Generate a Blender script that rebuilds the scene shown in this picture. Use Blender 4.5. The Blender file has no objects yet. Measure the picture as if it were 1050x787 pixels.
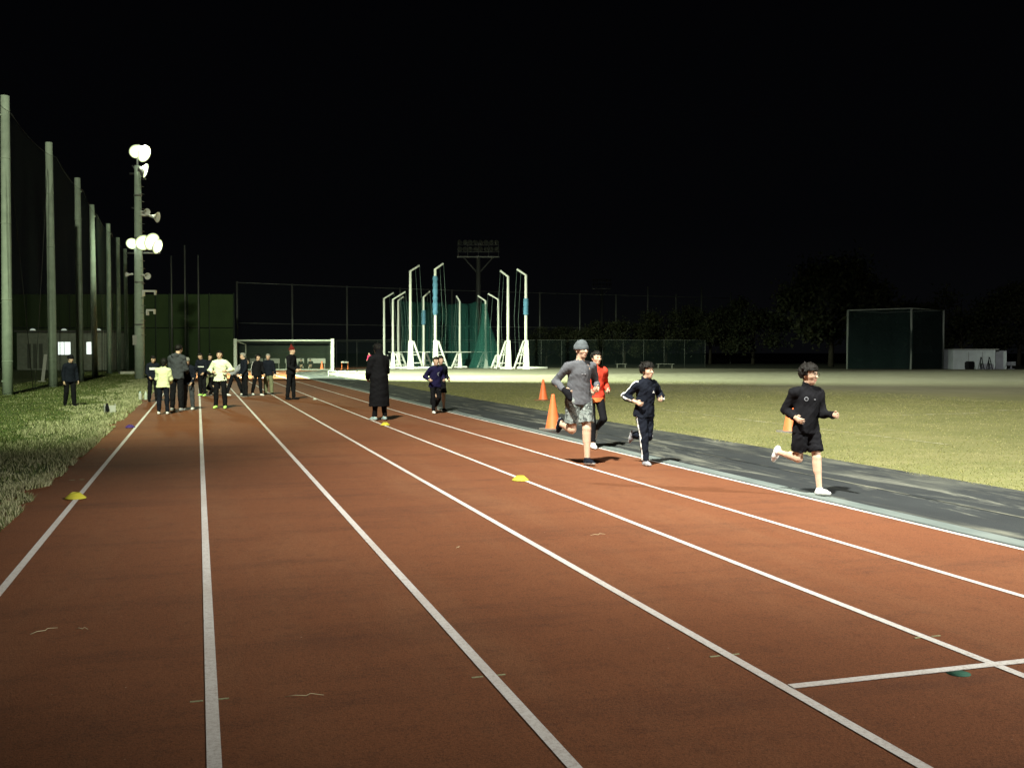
import bpy, bmesh, math, random
import numpy as np
from mathutils import Vector, Matrix
R = math.radians
random.seed(7)
SC = bpy.context.scene
COL = SC.collection

# ------------------------------------------------------------------ camera
CAM_H = 1.53
YAW = R(17.05)
PITCH = R(1.773)
cam_d = bpy.data.cameras.new('camera')
cam = bpy.data.objects.new('camera', cam_d); COL.objects.link(cam)
cam.location = (0, 0, CAM_H)
cam.rotation_euler = (R(90) - PITCH, 0, -YAW)
cam_d.sensor_width = 36; cam_d.lens = 36; cam_d.clip_start = .05; cam_d.clip_end = 3000
SC.camera = cam
_M = cam.rotation_euler.to_matrix()
def ray(px, py):
    return _M @ Vector(((px-525)/1050, -(py-393.5)/1050, -1))
def G(px, py, z=0.0):
    """ground point measured from the photograph"""
    d = ray(px, py); t = (z-CAM_H)/d.z
    return Vector((d.x*t, d.y*t, z))
def D(px, dist):
    """ground point on a bearing, a number of metres deep into the scene"""
    d = ray(px, 361.0); v = Vector((d.x, d.y)); f = Vector((math.sin(YAW), math.cos(YAW)))
    t = dist / v.dot(f)
    return Vector((v.x*t, v.y*t, 0))
def HT(p, py):
    """height above p of what shows at row py"""
    d = ray(525, py); f = Vector((math.sin(YAW), math.cos(YAW)))
    k = Vector((p.x, p.y)).dot(f) / Vector((d.x, d.y)).dot(f)
    return CAM_H + d.z*k

# ------------------------------------------------------------------ materials
MATS = {}
def mat(name, col, rough=.75, var=.0, scale=30, metal=0, bump=0, bscale=200, spec=.35, col2=None, emit=None):
    if name in MATS: return MATS[name]
    m = bpy.data.materials.new(name); m.use_nodes = True
    nt = m.node_tree; b = nt.nodes['Principled BSDF']
    b.inputs['Base Color'].default_value = (*col, 1)
    b.inputs['Roughness'].default_value = rough
    b.inputs['Metallic'].default_value = metal
    b.inputs['Specular IOR Level'].default_value = spec
    if var or col2 or bump:
        tc = nt.nodes.new('ShaderNodeTexCoord')
    if var or col2:
        n = nt.nodes.new('ShaderNodeTexNoise'); n.inputs['Scale'].default_value = scale; n.inputs['Detail'].default_value = 6
        nt.links.new(tc.outputs['Object'], n.inputs['Vector'])
        cr = nt.nodes.new('ShaderNodeValToRGB')
        cr.color_ramp.elements[0].position = .32; cr.color_ramp.elements[1].position = .68
        c2 = col2 if col2 else tuple(min(1, c*(1+var)) for c in col)
        c1 = col if col2 else tuple(c*(1-var) for c in col)
        cr.color_ramp.elements[0].color = (*c1, 1); cr.color_ramp.elements[1].color = (*c2, 1)
        nt.links.new(n.outputs['Fac'], cr.inputs['Fac']); nt.links.new(cr.outputs['Color'], b.inputs['Base Color'])
    if bump:
        n2 = nt.nodes.new('ShaderNodeTexNoise'); n2.inputs['Scale'].default_value = bscale; n2.inputs['Detail'].default_value = 4
        nt.links.new(tc.outputs['Object'], n2.inputs['Vector'])
        bp = nt.nodes.new('ShaderNodeBump'); bp.inputs['Strength'].default_value = bump; bp.inputs['Distance'].default_value = .01
        nt.links.new(n2.outputs['Fac'], bp.inputs['Height']); nt.links.new(bp.outputs['Normal'], b.inputs['Normal'])
    if emit:
        b.inputs['Emission Color'].default_value = (*emit[0], 1); b.inputs['Emission Strength'].default_value = emit[1]
    MATS[name] = m
    return m

# ------------------------------------------------------------------ object helpers
def tag(o, label=None, cat=None, group=None, kind=None):
    if label: o['label'] = label
    if cat: o['category'] = cat
    if group: o['group'] = group
    if kind: o['kind'] = kind
    return o
def empty(name, loc, label, cat, group=None, rz=0):
    o = bpy.data.objects.new(name, None); COL.objects.link(o)
    o.location = loc; o.rotation_euler = (0, 0, rz); o.empty_display_size = .1
    return tag(o, label, cat, group)
def link(name, me, m=None, parent=None, loc=None):
    o = bpy.data.objects.new(name, me); COL.objects.link(o)
    if m is not None:
        for x in (m if isinstance(m, (list, tuple)) else [m]): me.materials.append(x)
    if parent is not None: o.parent = parent
    if loc is not None: o.location = loc
    return o
def np_mesh(name, V, F, smooth=False, mi=None):
    V = np.asarray(V, np.float32); F = np.asarray(F, np.int32)
    me = bpy.data.meshes.new(name)
    k = F.shape[1]
    me.vertices.add(len(V)); me.vertices.foreach_set('co', V.ravel())
    me.loops.add(F.size); me.loops.foreach_set('vertex_index', F.ravel())
    me.polygons.add(len(F)); me.polygons.foreach_set('loop_start', np.arange(0, F.size, k, dtype=np.int32))
    if smooth: me.polygons.foreach_set('use_smooth', np.ones(len(F), bool))
    if mi is not None: me.polygons.foreach_set('material_index', np.asarray(mi, np.int32))
    me.update(calc_edges=True); me.validate()
    return me

class MB:
    """collects boxes, tubes, lathes and sheets into one mesh"""
    def __init__(s): s.v = []; s.f = []; s.sm = []
    def add(s, vs, fs, smooth=False):
        n = len(s.v); s.v += [tuple(v) for v in vs]
        s.f += [tuple(i+n for i in f) for f in fs]; s.sm += [smooth]*len(fs); return s
    def box(s, c, d, rz=0, rx=0, ry=0, taper=1.0):
        M = Matrix.Translation(c) @ Matrix.Rotation(rz, 4, 'Z') @ Matrix.Rotation(rx, 4, 'X') @ Matrix.Rotation(ry, 4, 'Y')
        x, y, z = d[0]/2, d[1]/2, d[2]/2
        vs = [M @ Vector((a*x*(taper if c_ > 0 else 1), b*y*(taper if c_ > 0 else 1), c_*z)) for c_ in (-1, 1) for b in (-1, 1) for a in (-1, 1)]
        return s.add(vs, [(0,2,3,1), (4,5,7,6), (0,1,5,4), (2,6,7,3), (0,4,6,2), (1,3,7,5)])
    def tube(s, pts, r, n=8, cap=True):
        pts = [Vector(p) for p in pts]; rr = r if isinstance(r, (list, tuple)) else [r]*len(pts)
        vs = []; up = None
        for i, p in enumerate(pts):
            t = (pts[min(i+1, len(pts)-1)] - pts[max(i-1, 0)]).normalized()
            if up is None:
                up = Vector((0, 0, 1)) if abs(t.z) < .9 else Vector((1, 0, 0))
            a = t.cross(up).normalized(); b = t.cross(a).normalized()
            for k in range(n):
                w = 2*math.pi*k/n
                vs.append(p + (a*math.cos(w) + b*math.sin(w))*rr[i])
        fs = [(i*n+k, i*n+(k+1) % n, (i+1)*n+(k+1) % n, (i+1)*n+k) for i in range(len(pts)-1) for k in range(n)]
        m = len(pts)-1
        s.add(vs, fs, True)
        if cap:
            o = len(s.v) - len(vs)
            s.f += [tuple(o+k for k in range(n)), tuple(o+m*n+n-1-k for k in range(n))]; s.sm += [False, False]
        return s
    def lathe(s, prof, n=20, c=(0, 0, 0), axis=None):
        M = Matrix.Translation(c)
        if axis is not None: M = M @ Vector((0, 0, 1)).rotation_difference(Vector(axis)).to_matrix().to_4x4()
        vs = [M @ Vector((r*math.cos(2*math.pi*k/n), r*math.sin(2*math.pi*k/n), z)) for r, z in prof for k in range(n)]
        fs = [(i*n+k, i*n+(k+1) % n, (i+1)*n+(k+1) % n, (i+1)*n+k) for i in range(len(prof)-1) for k in range(n)]
        return s.add(vs, fs, True)
    def prism(s, poly, z0, z1):
        n = len(poly)
        vs = [(x, y, z0) for x, y in poly] + [(x, y, z1) for x, y in poly]
        return s.add(vs, [tuple(range(n-1, -1, -1)), tuple(range(n, 2*n))] + [(i, (i+1) % n, n+(i+1) % n, n+i) for i in range(n)])
    def strip(s, A, B, z):
        """flat ribbon between two polylines of equal length"""
        n = len(A)
        return s.add([(p[0], p[1], z) for p in A] + [(p[0], p[1], z) for p in B], [(i, i+1, n+i+1, n+i) for i in range(n-1)])
    def build(s, name, m, parent=None, loc=None):
        me = bpy.data.meshes.new(name); me.from_pydata(s.v, [], s.f)
        me.polygons.foreach_set('use_smooth', s.sm)
        bm = bmesh.new(); bm.from_mesh(me); bmesh.ops.recalc_face_normals(bm, faces=bm.faces); bm.to_mesh(me); bm.free()
        me.update()
        return link(name, me, m, parent, loc)

# ------------------------------------------------------------------ people: signed distance bodies, meshed with surface nets
_C8 = [(i, j, k) for i in (0, 1) for j in (0, 1) for k in (0, 1)]
_E12 = [(a, b) for a in range(8) for b in range(a+1, 8) if sum(abs(_C8[a][q]-_C8[b][q]) for q in range(3)) == 1]
def surfnet(F, o, h):
    s = F < 0
    c = sum(s[i:s.shape[0]-1+i, j:s.shape[1]-1+j, k:s.shape[2]-1+k].astype(np.int8) for i, j, k in _C8)
    act = (c > 0) & (c < 8); idx = np.argwhere(act)
    vals = [F[idx[:, 0]+i, idx[:, 1]+j, idx[:, 2]+k] for i, j, k in _C8]
    acc = np.zeros((len(idx), 3)); cnt = np.zeros(len(idx))
    for a, b in _E12:
        va, vb = vals[a], vals[b]; m = (va < 0) != (vb < 0)
        t = np.where(m, va/np.where(m, va-vb, 1), 0)
        ca, cb = np.array(_C8[a], float), np.array(_C8[b], float)
        acc += (ca + (cb-ca)*t[:, None])*m[:, None]; cnt += m
    V = np.array(o) + h*(idx + acc/cnt[:, None])
    ids = np.full(act.shape, -1, np.int32); ids[act] = np.arange(len(idx))
    faces = []
    for ax in range(3):
        b, d = (ax+1) % 3, (ax+2) % 3
        sl = [slice(None)]*3; sl2 = [slice(None)]*3
        sl[ax] = slice(0, -1); sl2[ax] = slice(1, None)
        e = s[tuple(sl)] != s[tuple(sl2)]
        E = np.argwhere(e)
        E = E[(E[:, b] > 0) & (E[:, d] > 0) & (E[:, b] < s.shape[b]-1) & (E[:, d] < s.shape[d]-1)]
        def cell(db, dd):
            q = E.copy(); q[:, b] += db; q[:, d] += dd
            return ids[q[:, 0], q[:, 1], q[:, 2]]
        quad = np.stack([cell(-1, -1), cell(0, -1), cell(0, 0), cell(-1, 0)], 1)
        flip = ~s[E[:, 0], E[:, 1], E[:, 2]]
        quad[flip] = quad[flip][:, ::-1]
        faces.append(quad)
    return V, np.concatenate(faces)

def nrm(v): v = np.asarray(v, float); return v/np.linalg.norm(v)
class P:
    """a tapered capsule; L and q flatten it (q = depth / width across lateral axis L)"""
    def __init__(s, a, b, r1, r2, L=None, q=1.0, flat=False, k=.02, sub=False):
        s.a = np.asarray(a, float); s.b = np.asarray(b, float); s.r1 = r1; s.r2 = r2
        s.L = L; s.q = q; s.flat = flat; s.k = k; s.sub = sub
    def grow(s, e, e2=None, flat=None, k=None, t=None):
        e2 = e if e2 is None else e2
        rm = (s.r1+s.r2)/2; q = (rm*s.q+(e+e2)/2)/(rm+(e+e2)/2)
        b = s.b; r2 = s.r2
        if t is not None: b = s.a+(s.b-s.a)*t; r2 = s.r1+(s.r2-s.r1)*t
        return P(s.a, b, s.r1+e, r2+e2, s.L, q, s.flat if flat is None else flat, s.k if k is None else k, s.sub)
def field(prims, h, noise=None, cuts=(), pad=.03, base=None):
    lo = np.min([np.minimum(p.a, p.b)-max(p.r1, p.r2) for p in prims if not p.sub], 0)-pad
    hi = np.max([np.maximum(p.a, p.b)+max(p.r1, p.r2) for p in prims if not p.sub], 0)+pad
    n = np.ceil((hi-lo)/h).astype(int)+1
    ax = [(lo[i]+h*np.arange(n[i])).astype(np.float32) for i in range(3)]
    F = np.full(n, .08, np.float32)
    for p in prims:
        rm = max(p.r1, p.r2)+.05+p.k
        s0 = np.clip(np.floor((np.minimum(p.a, p.b)-rm-lo)/h).astype(int), 0, n-1)
        s1 = np.clip(np.ceil((np.maximum(p.a, p.b)+rm-lo)/h).astype(int)+1, 1, n)
        if np.any(s1 <= s0): continue
        sl = tuple(slice(s0[i], s1[i]) for i in range(3))
        X = ax[0][sl[0]][:, None, None]-np.float32(p.a[0]); Y = ax[1][sl[1]][None, :, None]-np.float32(p.a[1]); Z = ax[2][sl[2]][None, None, :]-np.float32(p.a[2])
        ba = (p.b-p.a); l2 = float(ba @ ba)+1e-9
        tr = (X*ba[0]+Y*ba[1]+Z*ba[2])/l2; t = np.clip(tr, 0, 1)
        dx = X-t*ba[0]; dy = Y-t*ba[1]; dz = Z-t*ba[2]
        d2 = dx*dx+dy*dy+dz*dz
        if p.q < .999:
            N = nrm(np.cross(ba if l2 > 1e-7 else (0, 0, 1), p.L))
            v = dx*N[0]+dy*N[1]+dz*N[2]
            d = np.sqrt(d2+v*v*(1/p.q**2-1))
            r = p.r1+(p.r2-p.r1)*t
            d = (d-r)*(.5+.5*p.q)
        else:
            d = np.sqrt(d2)-(p.r1+(p.r2-p.r1)*t)
        if p.flat: d = np.maximum(d, (tr-1)*math.sqrt(l2))
        S = F[sl]
        if p.sub: F[sl] = np.maximum(S, -d)
        else:
            hh = np.clip(.5+.5*(S-d)/p.k, 0, 1)
            F[sl] = S+(d-S)*hh-p.k*hh*(1-hh)
    X, Y, Z = ax[0][:, None, None], ax[1][None, :, None], ax[2][None, None, :]
    if noise:
        amp, fr, seed = noise
        rg = np.random.RandomState(seed); N = np.zeros(n, np.float32)
        for q in range(5):
            d = nrm(rg.randn(3)*np.array((1, 1, .75)))*fr*(1+.55*q); ph = rg.rand()*6.28
            w = np.sin(d[0]*X+d[1]*Y+d[2]*Z+ph+1.3*np.sin(d[1]*.6*X-d[2]*.5*Y+d[0]*.6*Z+ph*2))
            N += (w*np.abs(w)/(1+.6*q)).astype(np.float32)
        F = F+amp*N*.85
    for c in cuts: F = np.maximum(F, c(X, Y, Z).astype(np.float32))
    F[0], F[-1] = .05, .05; F[:, 0], F[:, -1] = .05, .05; F[:, :, 0], F[:, :, -1] = .05, .05
    V, Q = surfnet(F, lo, h)
    return V, Q
def plane(p, n):
    n = nrm(n); p = np.asarray(p, float)
    return lambda X, Y, Z: (X-p[0])*n[0]+(Y-p[1])*n[1]+(Z-p[2])*n[2]

def rot(v, axis, a):
    v = np.asarray(v, float); k = nrm(axis)
    return v*math.cos(a)+np.cross(k, v)*math.sin(a)+k*(k @ v)*(1-math.cos(a))

SKIN = mat('skin', (.58, .39, .28), .55, .06, 25)
EYE = mat('eye_dark', (.03, .02, .018), .3)
LIP = mat('lip', (.33, .13, .10), .5)
HAIR = mat('hair_black', (.008, .007, .006), .5, bump=.6, bscale=260, spec=.18)
HAIRG = mat('hair_grey', (.22, .21, .19), .6, bump=.4, bscale=260)

def cloth(name, col, rough=.85, var=.08):
    return mat('cloth_'+name, col, rough, var, 40, bump=.15, bscale=400, spec=.07)

BLACK = cloth('black', (.008, .008, .010)); NAVY = cloth('navy', (.009, .011, .018)); CHARC = cloth('charcoal', (.05, .054, .062))
WHITE = cloth('white', (.75, .75, .73)); GREY = cloth('grey', (.105, .11, .125)); LIME = cloth('lime', (.66, .70, .43)); LIMEP = cloth('pale_lime', (.74, .80, .60))
RED = cloth('red', (.62, .06, .035)); ORANGE = cloth('orange', (.80, .22, .07)); KHAKI = cloth('khaki', (.17, .18, .11)); PINK = cloth('pink', (.55, .06, .16))
DRED = cloth('dark_red', (.12, .014, .012)); PGREY = cloth('pale_grey', (.27, .28, .31)); NEON = cloth('neon', (.55, .90, .22)); TEAL = cloth('teal', (.30, .42, .44))
SLATE = cloth('slate', (.10, .115, .125)); BNAVY = cloth('blue_navy', (.013, .011, .045)); SOLE = cloth('sole', (.6, .6, .58)); LILAC = cloth('lilac', (.35, .33, .5))
def camo():
    m = bpy.data.materials.new('camo'); m.use_nodes = True; nt = m.node_tree; b = nt.nodes['Principled BSDF']
    tc = nt.nodes.new('ShaderNodeTexCoord'); n = nt.nodes.new('ShaderNodeTexNoise'); n.inputs['Scale'].default_value = 22; n.inputs['Detail'].default_value = 2; n.inputs['Distortion'].default_value = 1.2
    cr = nt.nodes.new('ShaderNodeValToRGB'); cr.color_ramp.interpolation = 'CONSTANT'
    e = cr.color_ramp.elements; e[0].color = (.05, .06, .06, 1); e[0].position = 0; e[1].color = (.16, .19, .18, 1); e[1].position = .44
    q = e.new(.53); q.color = (.27, .30, .29, 1); q = e.new(.62); q.color = (.10, .12, .12, 1)
    nt.links.new(tc.outputs['Object'], n.inputs['Vector']); nt.links.new(n.outputs['Fac'], cr.inputs['Fac']); nt.links.new(cr.outputs['Color'], b.inputs['Base Color'])
    b.inputs['Roughness'].default_value = .85
    return m
CAMO = camo()

def person(label, loc, heading, h, pose, top, bottom, shoes, hair=None, hat=None, group=None, head=1.0, grid=.012, bulk=1.0, logos=(), extras=(), lift=0.0):
    S = h/1.75; hs = S*head; B = S*bulk
    g = pose.get; X = np.array((1., 0, 0)); Yv = np.array((0, 1., 0)); Zv = np.array((0, 0, 1.))
    lean = R(g('lean', 3)); side = R(g('side', 0))
    up = np.array((math.sin(side), math.sin(lean)*math.cos(side), math.cos(lean)*math.cos(side))); tw = R(g('twist', 0))
    lat0 = nrm(X-up*(X @ up)); fw0 = np.cross(up, lat0)
    lat = rot(lat0, up, tw); fw = np.cross(up, lat)
    hipx = rot(X, Zv, R(g('hiptwist', 0)))
    Pv = np.zeros(3)
    neck = Pv+up*.50*S
    hyaw, hpit = R(g('hyaw', 0)), R(g('hpitch', 0))
    hl = rot(lat, up, hyaw); hu = rot(rot(Zv if lean < .6 else nrm(Zv*.5+up), hl, -hpit), hl, 0); hl = nrm(hl-hu*(hl @ hu)); hf = np.cross(hu, hl)
    hc = neck+up*.04*S+hu*(.135*hs+.002*S)+hf*.025*S
    J = {}
    # legs
    legs = {}
    for s, sd in ((1, 'R'), (-1, 'L')):
        pt, ab, kn, flat, foot = (g('leg'+sd, (0, 4, 2, True, 0))+(0,))[:5]
        hip = Pv+hipx*s*.088*S-Zv*.02*S
        d = rot(rot(-Zv, X, R(pt)), Yv, -s*R(ab)); kax = X
        kneep = hip+d*.42*S
        d2 = rot(rot(-Zv, X, R(pt-kn)), Yv, -s*R(ab*.6))
        ank = kneep+d2*.415*S
        if flat: fd = nrm(rot(Yv, Zv, -s*R(8)) + Zv*math.sin(R(foot)))
        else: fd = nrm(rot(d2, X, R(90-25+foot)))
        fn = nrm(np.cross(np.cross(fd, -d2 if not flat else Zv), fd))
        legs[sd] = (hip, kneep, ank, fd, fn, d, d2)
    # arms
    arms = {}
    for s, sd in ((1, 'R'), (-1, 'L')):
        pt, ab, fl, inw = g('arm'+sd, (0, 7, 12, .1))
        sh = neck-up*.055*S+lat*s*.178*B
        u = rot(rot(-up, lat, R(pt)), fw, -s*R(ab))
        el = sh+u*.285*S
        fwd = nrm(fw-u*(fw @ u)+1e-6)
        f = u*math.cos(R(fl))+fwd*math.sin(R(fl)); f = nrm(f-lat*s*inw)
        wr = el+f*.25*S
        arms[sd] = (sh, el, wr, u, f, s)
    # ---- body
    T = [P(Pv+up*.02*S, Pv+up*.08*S, .148*B, .142*B, lat0, .70, k=.03), P(Pv+up*.08*S, Pv+up*.22*S, .142*B, .142*B, lat0, .66, k=.03),
         P(Pv+up*.22*S, Pv+up*.35*S, .142*B, .152*B, lat, .68, k=.03), P(neck-up*.075*S-lat*.135*B, neck-up*.075*S+lat*.135*B, .058*B, .058*B, k=.035),
         P(neck-up*.01*S, neck-up*.045*S+lat*.13*B, .05*B, .048*B, k=.04), P(neck-up*.01*S, neck-up*.045*S-lat*.13*B, .05*B, .048*B, k=.04)]
    NK = [P(neck-up*.03*S, hc-hu*.05*hs-hf*.01*S, .060*S, .056*hs, k=.02)]
    def H(x, y, z): return hc+hl*x*hs+hf*y*hs+hu*z*hs
    HD = [P(H(0, -.022, .028), H(0, .012, .034), .079*hs, .079*hs, k=.02), P(H(0, .030, -.03), H(0, .045, -.062), .056*hs, .044*hs, k=.03),
          P(H(0, .062, -.092), H(0, .064, -.092), .021*hs, .021*hs, k=.03), P(H(-.03, .06, -.02), H(.03, .06, -.02), .03*hs, .03*hs, k=.03),
          P(H(0, .088, .012), H(0, .108, -.026), .009*hs, .015*hs, k=.012), P(H(-.02, .083, .024), H(.02, .083, .024), .012*hs, .012*hs, k=.015),
          P(H(-.014, .090, -.063), H(.014, .090, -.063), .009*hs, .009*hs, k=.01),
          P(H(.076, -.012, .012), H(.078, -.008, -.03), .017*hs, .012*hs, hf, .5, k=.01), P(H(-.076, -.012, .012), H(-.078, -.008, -.03), .017*hs, .012*hs, hf, .5, k=.01),
          P(H(.033, .105, .003), H(.028, .105, .003), .016*hs, .016*hs, sub=True), P(H(-.033, .105, .003), H(-.028, .105, .003), .016*hs, .016*hs, sub=True)]
    AR, HN, LG = {}, [], {}
    for sd, (sh, el, wr, u, f, s) in arms.items():
        AR[sd] = [P(sh, el, .050*B, .040*B, k=.03), P(el, wr, .041*B, .027*B, k=.02), P(el+f*.03*S, el+f*.1*S, .043*B, .040*B, k=.03)]
        nin = -lat*s; nin = nrm(nin-f*(nin @ f)); wv = np.cross(f, nin)      # wv: across the palm, thumb side chosen below
        if wv @ (fw+up*.5) < 0: wv = -wv
        HN.append(P(wr+f*.01*S, wr+f*.075*S, .030*S, .040*S, wv, .42, k=.015))
        cv = g('curl'+sd, g('curl', 38))
        for q, ln in enumerate((.94, 1.05, 1.0, .8)):
            bp = wr+f*.082*S+wv*(.031-.0205*q)*S
            d1 = rot(f, wv, R(cv)*(1 if np.cross(wv, f) @ nin > 0 else -1)); d2 = rot(f, wv, R(cv*2.1)*(1 if np.cross(wv, f) @ nin > 0 else -1))
            m1 = bp+d1*.042*S*ln; m2 = m1+d2*.038*S*ln
            HN += [P(bp-f*.015*S, m1, .0098*S, .0092*S, k=.004), P(m1, m2, .0090*S, .0080*S, k=.004)]
        tb = wr+f*.022*S+wv*.024*S; tm = tb+nrm(f*.75+wv*.8+nin*.2)*.042*S; tt = tm+nrm(f+wv*.12+nin*.35)*.032*S
        HN += [P(tb, tm, .014*S, .0105*S, k=.008), P(tm, tt, .0102*S, .0085*S, k=.004)]
    for sd, (hip, kn, an, fd, fn, d, d2) in legs.items():
        LG[sd] = [P(hip, kn, .084*B, .056*B, k=.02), P(kn, an, .054*B, .036*B, k=.02), P(kn+d2*.07*S-fd*.012*S, kn+d2*.17*S-fd*.018*S, .052*B, .046*B, k=.03),
                  P(an-fd*.03*S-fn*.03*S, an+fd*.10*S-fn*.05*S, .032*S, .028*S, k=.02)]
    body = T+NK+HD+sum(AR.values(), [])+HN+sum(LG.values(), [])
    V, Q = field(body, grid)
    W = V-hc; x, y, z = W @ hl/hs, W @ hf/hs, W @ hu/hs
    cen = lambda A: A[Q].mean(1)
    x, y, z = cen(x), cen(y), cen(z); ax_ = np.abs(x)
    mi = np.zeros(len(Q), int)
    mi[(y > .055) & (ax_ > .017) & (ax_ < .045) & (z > -.004) & (z < .009)] = 1
    mi[(y > .055) & (ax_ > .014) & (ax_ < .050) & (z > .020) & (z < .030)] = 3
    mi[(y > .06) & (ax_ < .024) & (z > -.072) & (z < -.054)] = 2
    # ---- sole height
    zmin = min(min((an-fn*.085*S+fd*q*S)[2] for q in (-.05, .16)) for (_, _, an, fd, fn, _, _) in legs.values())
    if g('sit') is not None: zmin = -g('sit')*S
    dz = -zmin+lift
    rz = math.atan2(heading[1], heading[0])-math.pi/2
    if g('sink'): dz -= g('sink')
    root = link('person', np_mesh('person', V+(0, 0, dz), Q, True, mi), [SKIN, EYE, LIP, HAIR])
    root.location = loc; root.rotation_euler = (0, 0, rz)
    if g('plant'):                       # the planted foot, not the hips, stands on loc
        _, _, an, fd, _, _, _ = legs[g('plant')]; q = an+fd*.05*S
        root.location = Vector(loc)-Vector((q[0]*math.cos(rz)-q[1]*math.sin(rz), q[0]*math.sin(rz)+q[1]*math.cos(rz), 0))
    tag(root, label, 'person', group)
    def part(name, VQ, mats, paint=None, fine=True):
        v, q = VQ
        if len(q) == 0: return None
        m_i = paint(v[q].mean(1)) if paint else None
        o = link(name, np_mesh(name, v+(0, 0, dz), q, True, m_i), mats if isinstance(mats, list) else [mats], root)
        o['_v'] = 0; del o['_v']
        return o
    seed = random.randint(0, 9999)
    hipc = plane(Pv+up*.11*S, up)
    # ---- bottoms
    kind, bm, loose = bottom[0], bottom[1], bottom[2] if len(bottom) > 2 else .012
    pl = [P(Pv+up*.03*S, Pv+up*.09*S, .15*B+.004, .146*B+.004, lat0, .72, k=.03)]
    for sd, (hip, kn, an, fd, fn, d, d2) in legs.items():
        t0, t1, t2 = LG[sd][:3]
        if kind == 'shorts': pl.append(P(hip, hip+(kn-hip)*.80, .084*B+loose*.8, .066*B+loose*1.5, flat=True, k=.02))
        else:
            pl += [P(hip, kn, .084*B+loose*.7, .056*B+loose, k=.02)]
            hem = an-d2*(.0 if kind == 'trousers' else .03)*S
            pl += [P(kn, hem, .054*B+loose, .040*B+loose*1.15, flat=True, k=.02), t2.grow(loose*.7)]
    bm_l = bm if isinstance(bm, list) else [bm]
    def bpaint(c):
        mi = np.zeros(len(c), int)
        if len(bm_l) > 1:                      # white stripe down the outside of both legs
            for sd, (hip, kn, an, fd, fn, d, d2) in legs.items():
                s = 1 if sd == 'R' else -1; out = nrm(hipx*s)
                for a, b in ((hip, kn), (kn, an)):
                    ba = b-a; t = ((c-a) @ ba)/(ba @ ba); w = c-a-np.clip(t, 0, 1)[:, None]*ba
                    rr = np.linalg.norm(w, axis=1); fwv = nrm(np.cross(out, ba))
                    mi[(t > -.15) & (t < 1.05) & (w @ out > .6*rr) & (np.abs(w @ fwv) < .018*S) & (rr < .14)] = 1
        return mi
    part('shorts' if kind == 'shorts' else ('leggings' if kind == 'leggings' else 'trousers'),
         field(pl, grid, (.0055 if loose > .008 else .001, 36/S, seed), [hipc]), bm_l, bpaint)
    # ---- tops
    tkind, tm, tl = top[0], top[1], top[2] if len(top) > 2 else .016
    tp = top[3] if len(top) > 3 else {}
    hemd = {'coat': .62, 'jacket': .10, 'shirt': .075}[tkind]*S
    tl_ = [q.grow(tl, k=.03) for q in T[2:]]
    if tkind == 'coat':
        tl_ += [P(Pv+up*.2*S, Pv+up*.02*S, .15*B+tl, .165*B+tl, lat0, .8, k=.03), P(Pv+up*.02*S, Pv-Zv*hemd, .165*B+tl, .20*B+tl, X, .85, flat=True, k=.03)]
    else:
        tl_ += [P(Pv+up*.16*S, Pv-up*hemd, .148*B+tl, (.182 if tkind == 'jacket' else .180)*B+tl, lat0, .68, flat=True, k=.03)]
    cuff = {}
    for sd, (sh, el, wr, u, f, s) in arms.items():
        ct = tp.get('cuff'+sd, tp.get('cuff', 1.0))
        tl_ += [P(sh, el, .050*B+tl*.9, .040*B+tl*.9, k=.03), P(el, el+(wr-el)*ct, .041*B+tl*.9, .029*B+tl*.8, flat=True, k=.025)]
    if tp.get('collar', .03) > 0:
        tl_.append(P(neck-up*.03*S, neck+(hc-neck)*.30*hs/S+up*(tp.get('collar', .03)-.03)*S, .068*S+tl*.4, .062*S+tl*.4, flat=True, k=.02))
    if tp.get('hood') == 'down':
        tl_.append(P(neck-fw*.085*S-lat*.05*S, neck-fw*.085*S+lat*.05*S, .055*S, .055*S, k=.05))
    if tp.get('hood') == 'up':
        tl_ += [P(H(0, -.028, .025), H(0, .0, .035), .100*hs, .100*hs, k=.03), P(neck-fw*.03*S, H(0, -.03, -.02), .09*S, .09*hs, k=.04)]
    tm_l = tm if isinstance(tm, list) else [tm]
    def tpaint(c):
        mi = np.zeros(len(c), int)
        wz = (c-Pv) @ up/S; wx = (c-Pv) @ lat/S
        inarm = np.zeros(len(c), bool)
        for sd, (sh, el, wr, u, f, s) in arms.items():
            for a, b, kk in ((sh, el, 0), (el, wr, 1)):
                ba = b-a; t = ((c-a) @ ba)/(ba @ ba); w = c-a-np.clip(t, 0, 1)[:, None]*ba; rr = np.linalg.norm(w, axis=1)
                near = (rr < .085*S) & (t > (-.35 if kk == 0 else 0)) & (t < 1.3)
                inarm |= near & (t > .15)
                if tp.get('stripe'):
                    out = nrm(np.cross(np.cross(ba, lat*s*.8+up*.7), ba)) if kk == 0 else nrm(np.cross(np.cross(ba, lat*s), ba))
                    sidev = nrm(np.cross(ba, out))
                    mi[near & (w @ out > .5*rr) & (np.abs(w @ sidev) < .016*S)] = 1
                if tp.get('cuffpaint') and kk == 1: mi[near & (t > .72)] = 1
        if 'band' in tp:
            z0, z1 = tp['band'][:2]; m = (wz > z0) & (wz < z1) & ~inarm
            if len(tp['band']) > 2: m &= np.abs(wx) < tp['band'][2]
            mi[m] = 1
        if 'hem' in tp: mi[(wz < tp['hem']) & ~inarm] = 1
        return mi
    hoodcut = []
    if tp.get('hood') == 'up':
        o_ = H(0, .075, -.01)
        def fc(X_, Y_, Z_, o=o_):
            return .068*hs-np.sqrt((X_-o[0])**2+(Y_-o[1])**2+(Z_-o[2])**2)
        hoodcut = [fc]
    tv, tq = field(tl_, grid, (tp.get('wrinkle', .005), 30/S, seed+1), hoodcut)
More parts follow.
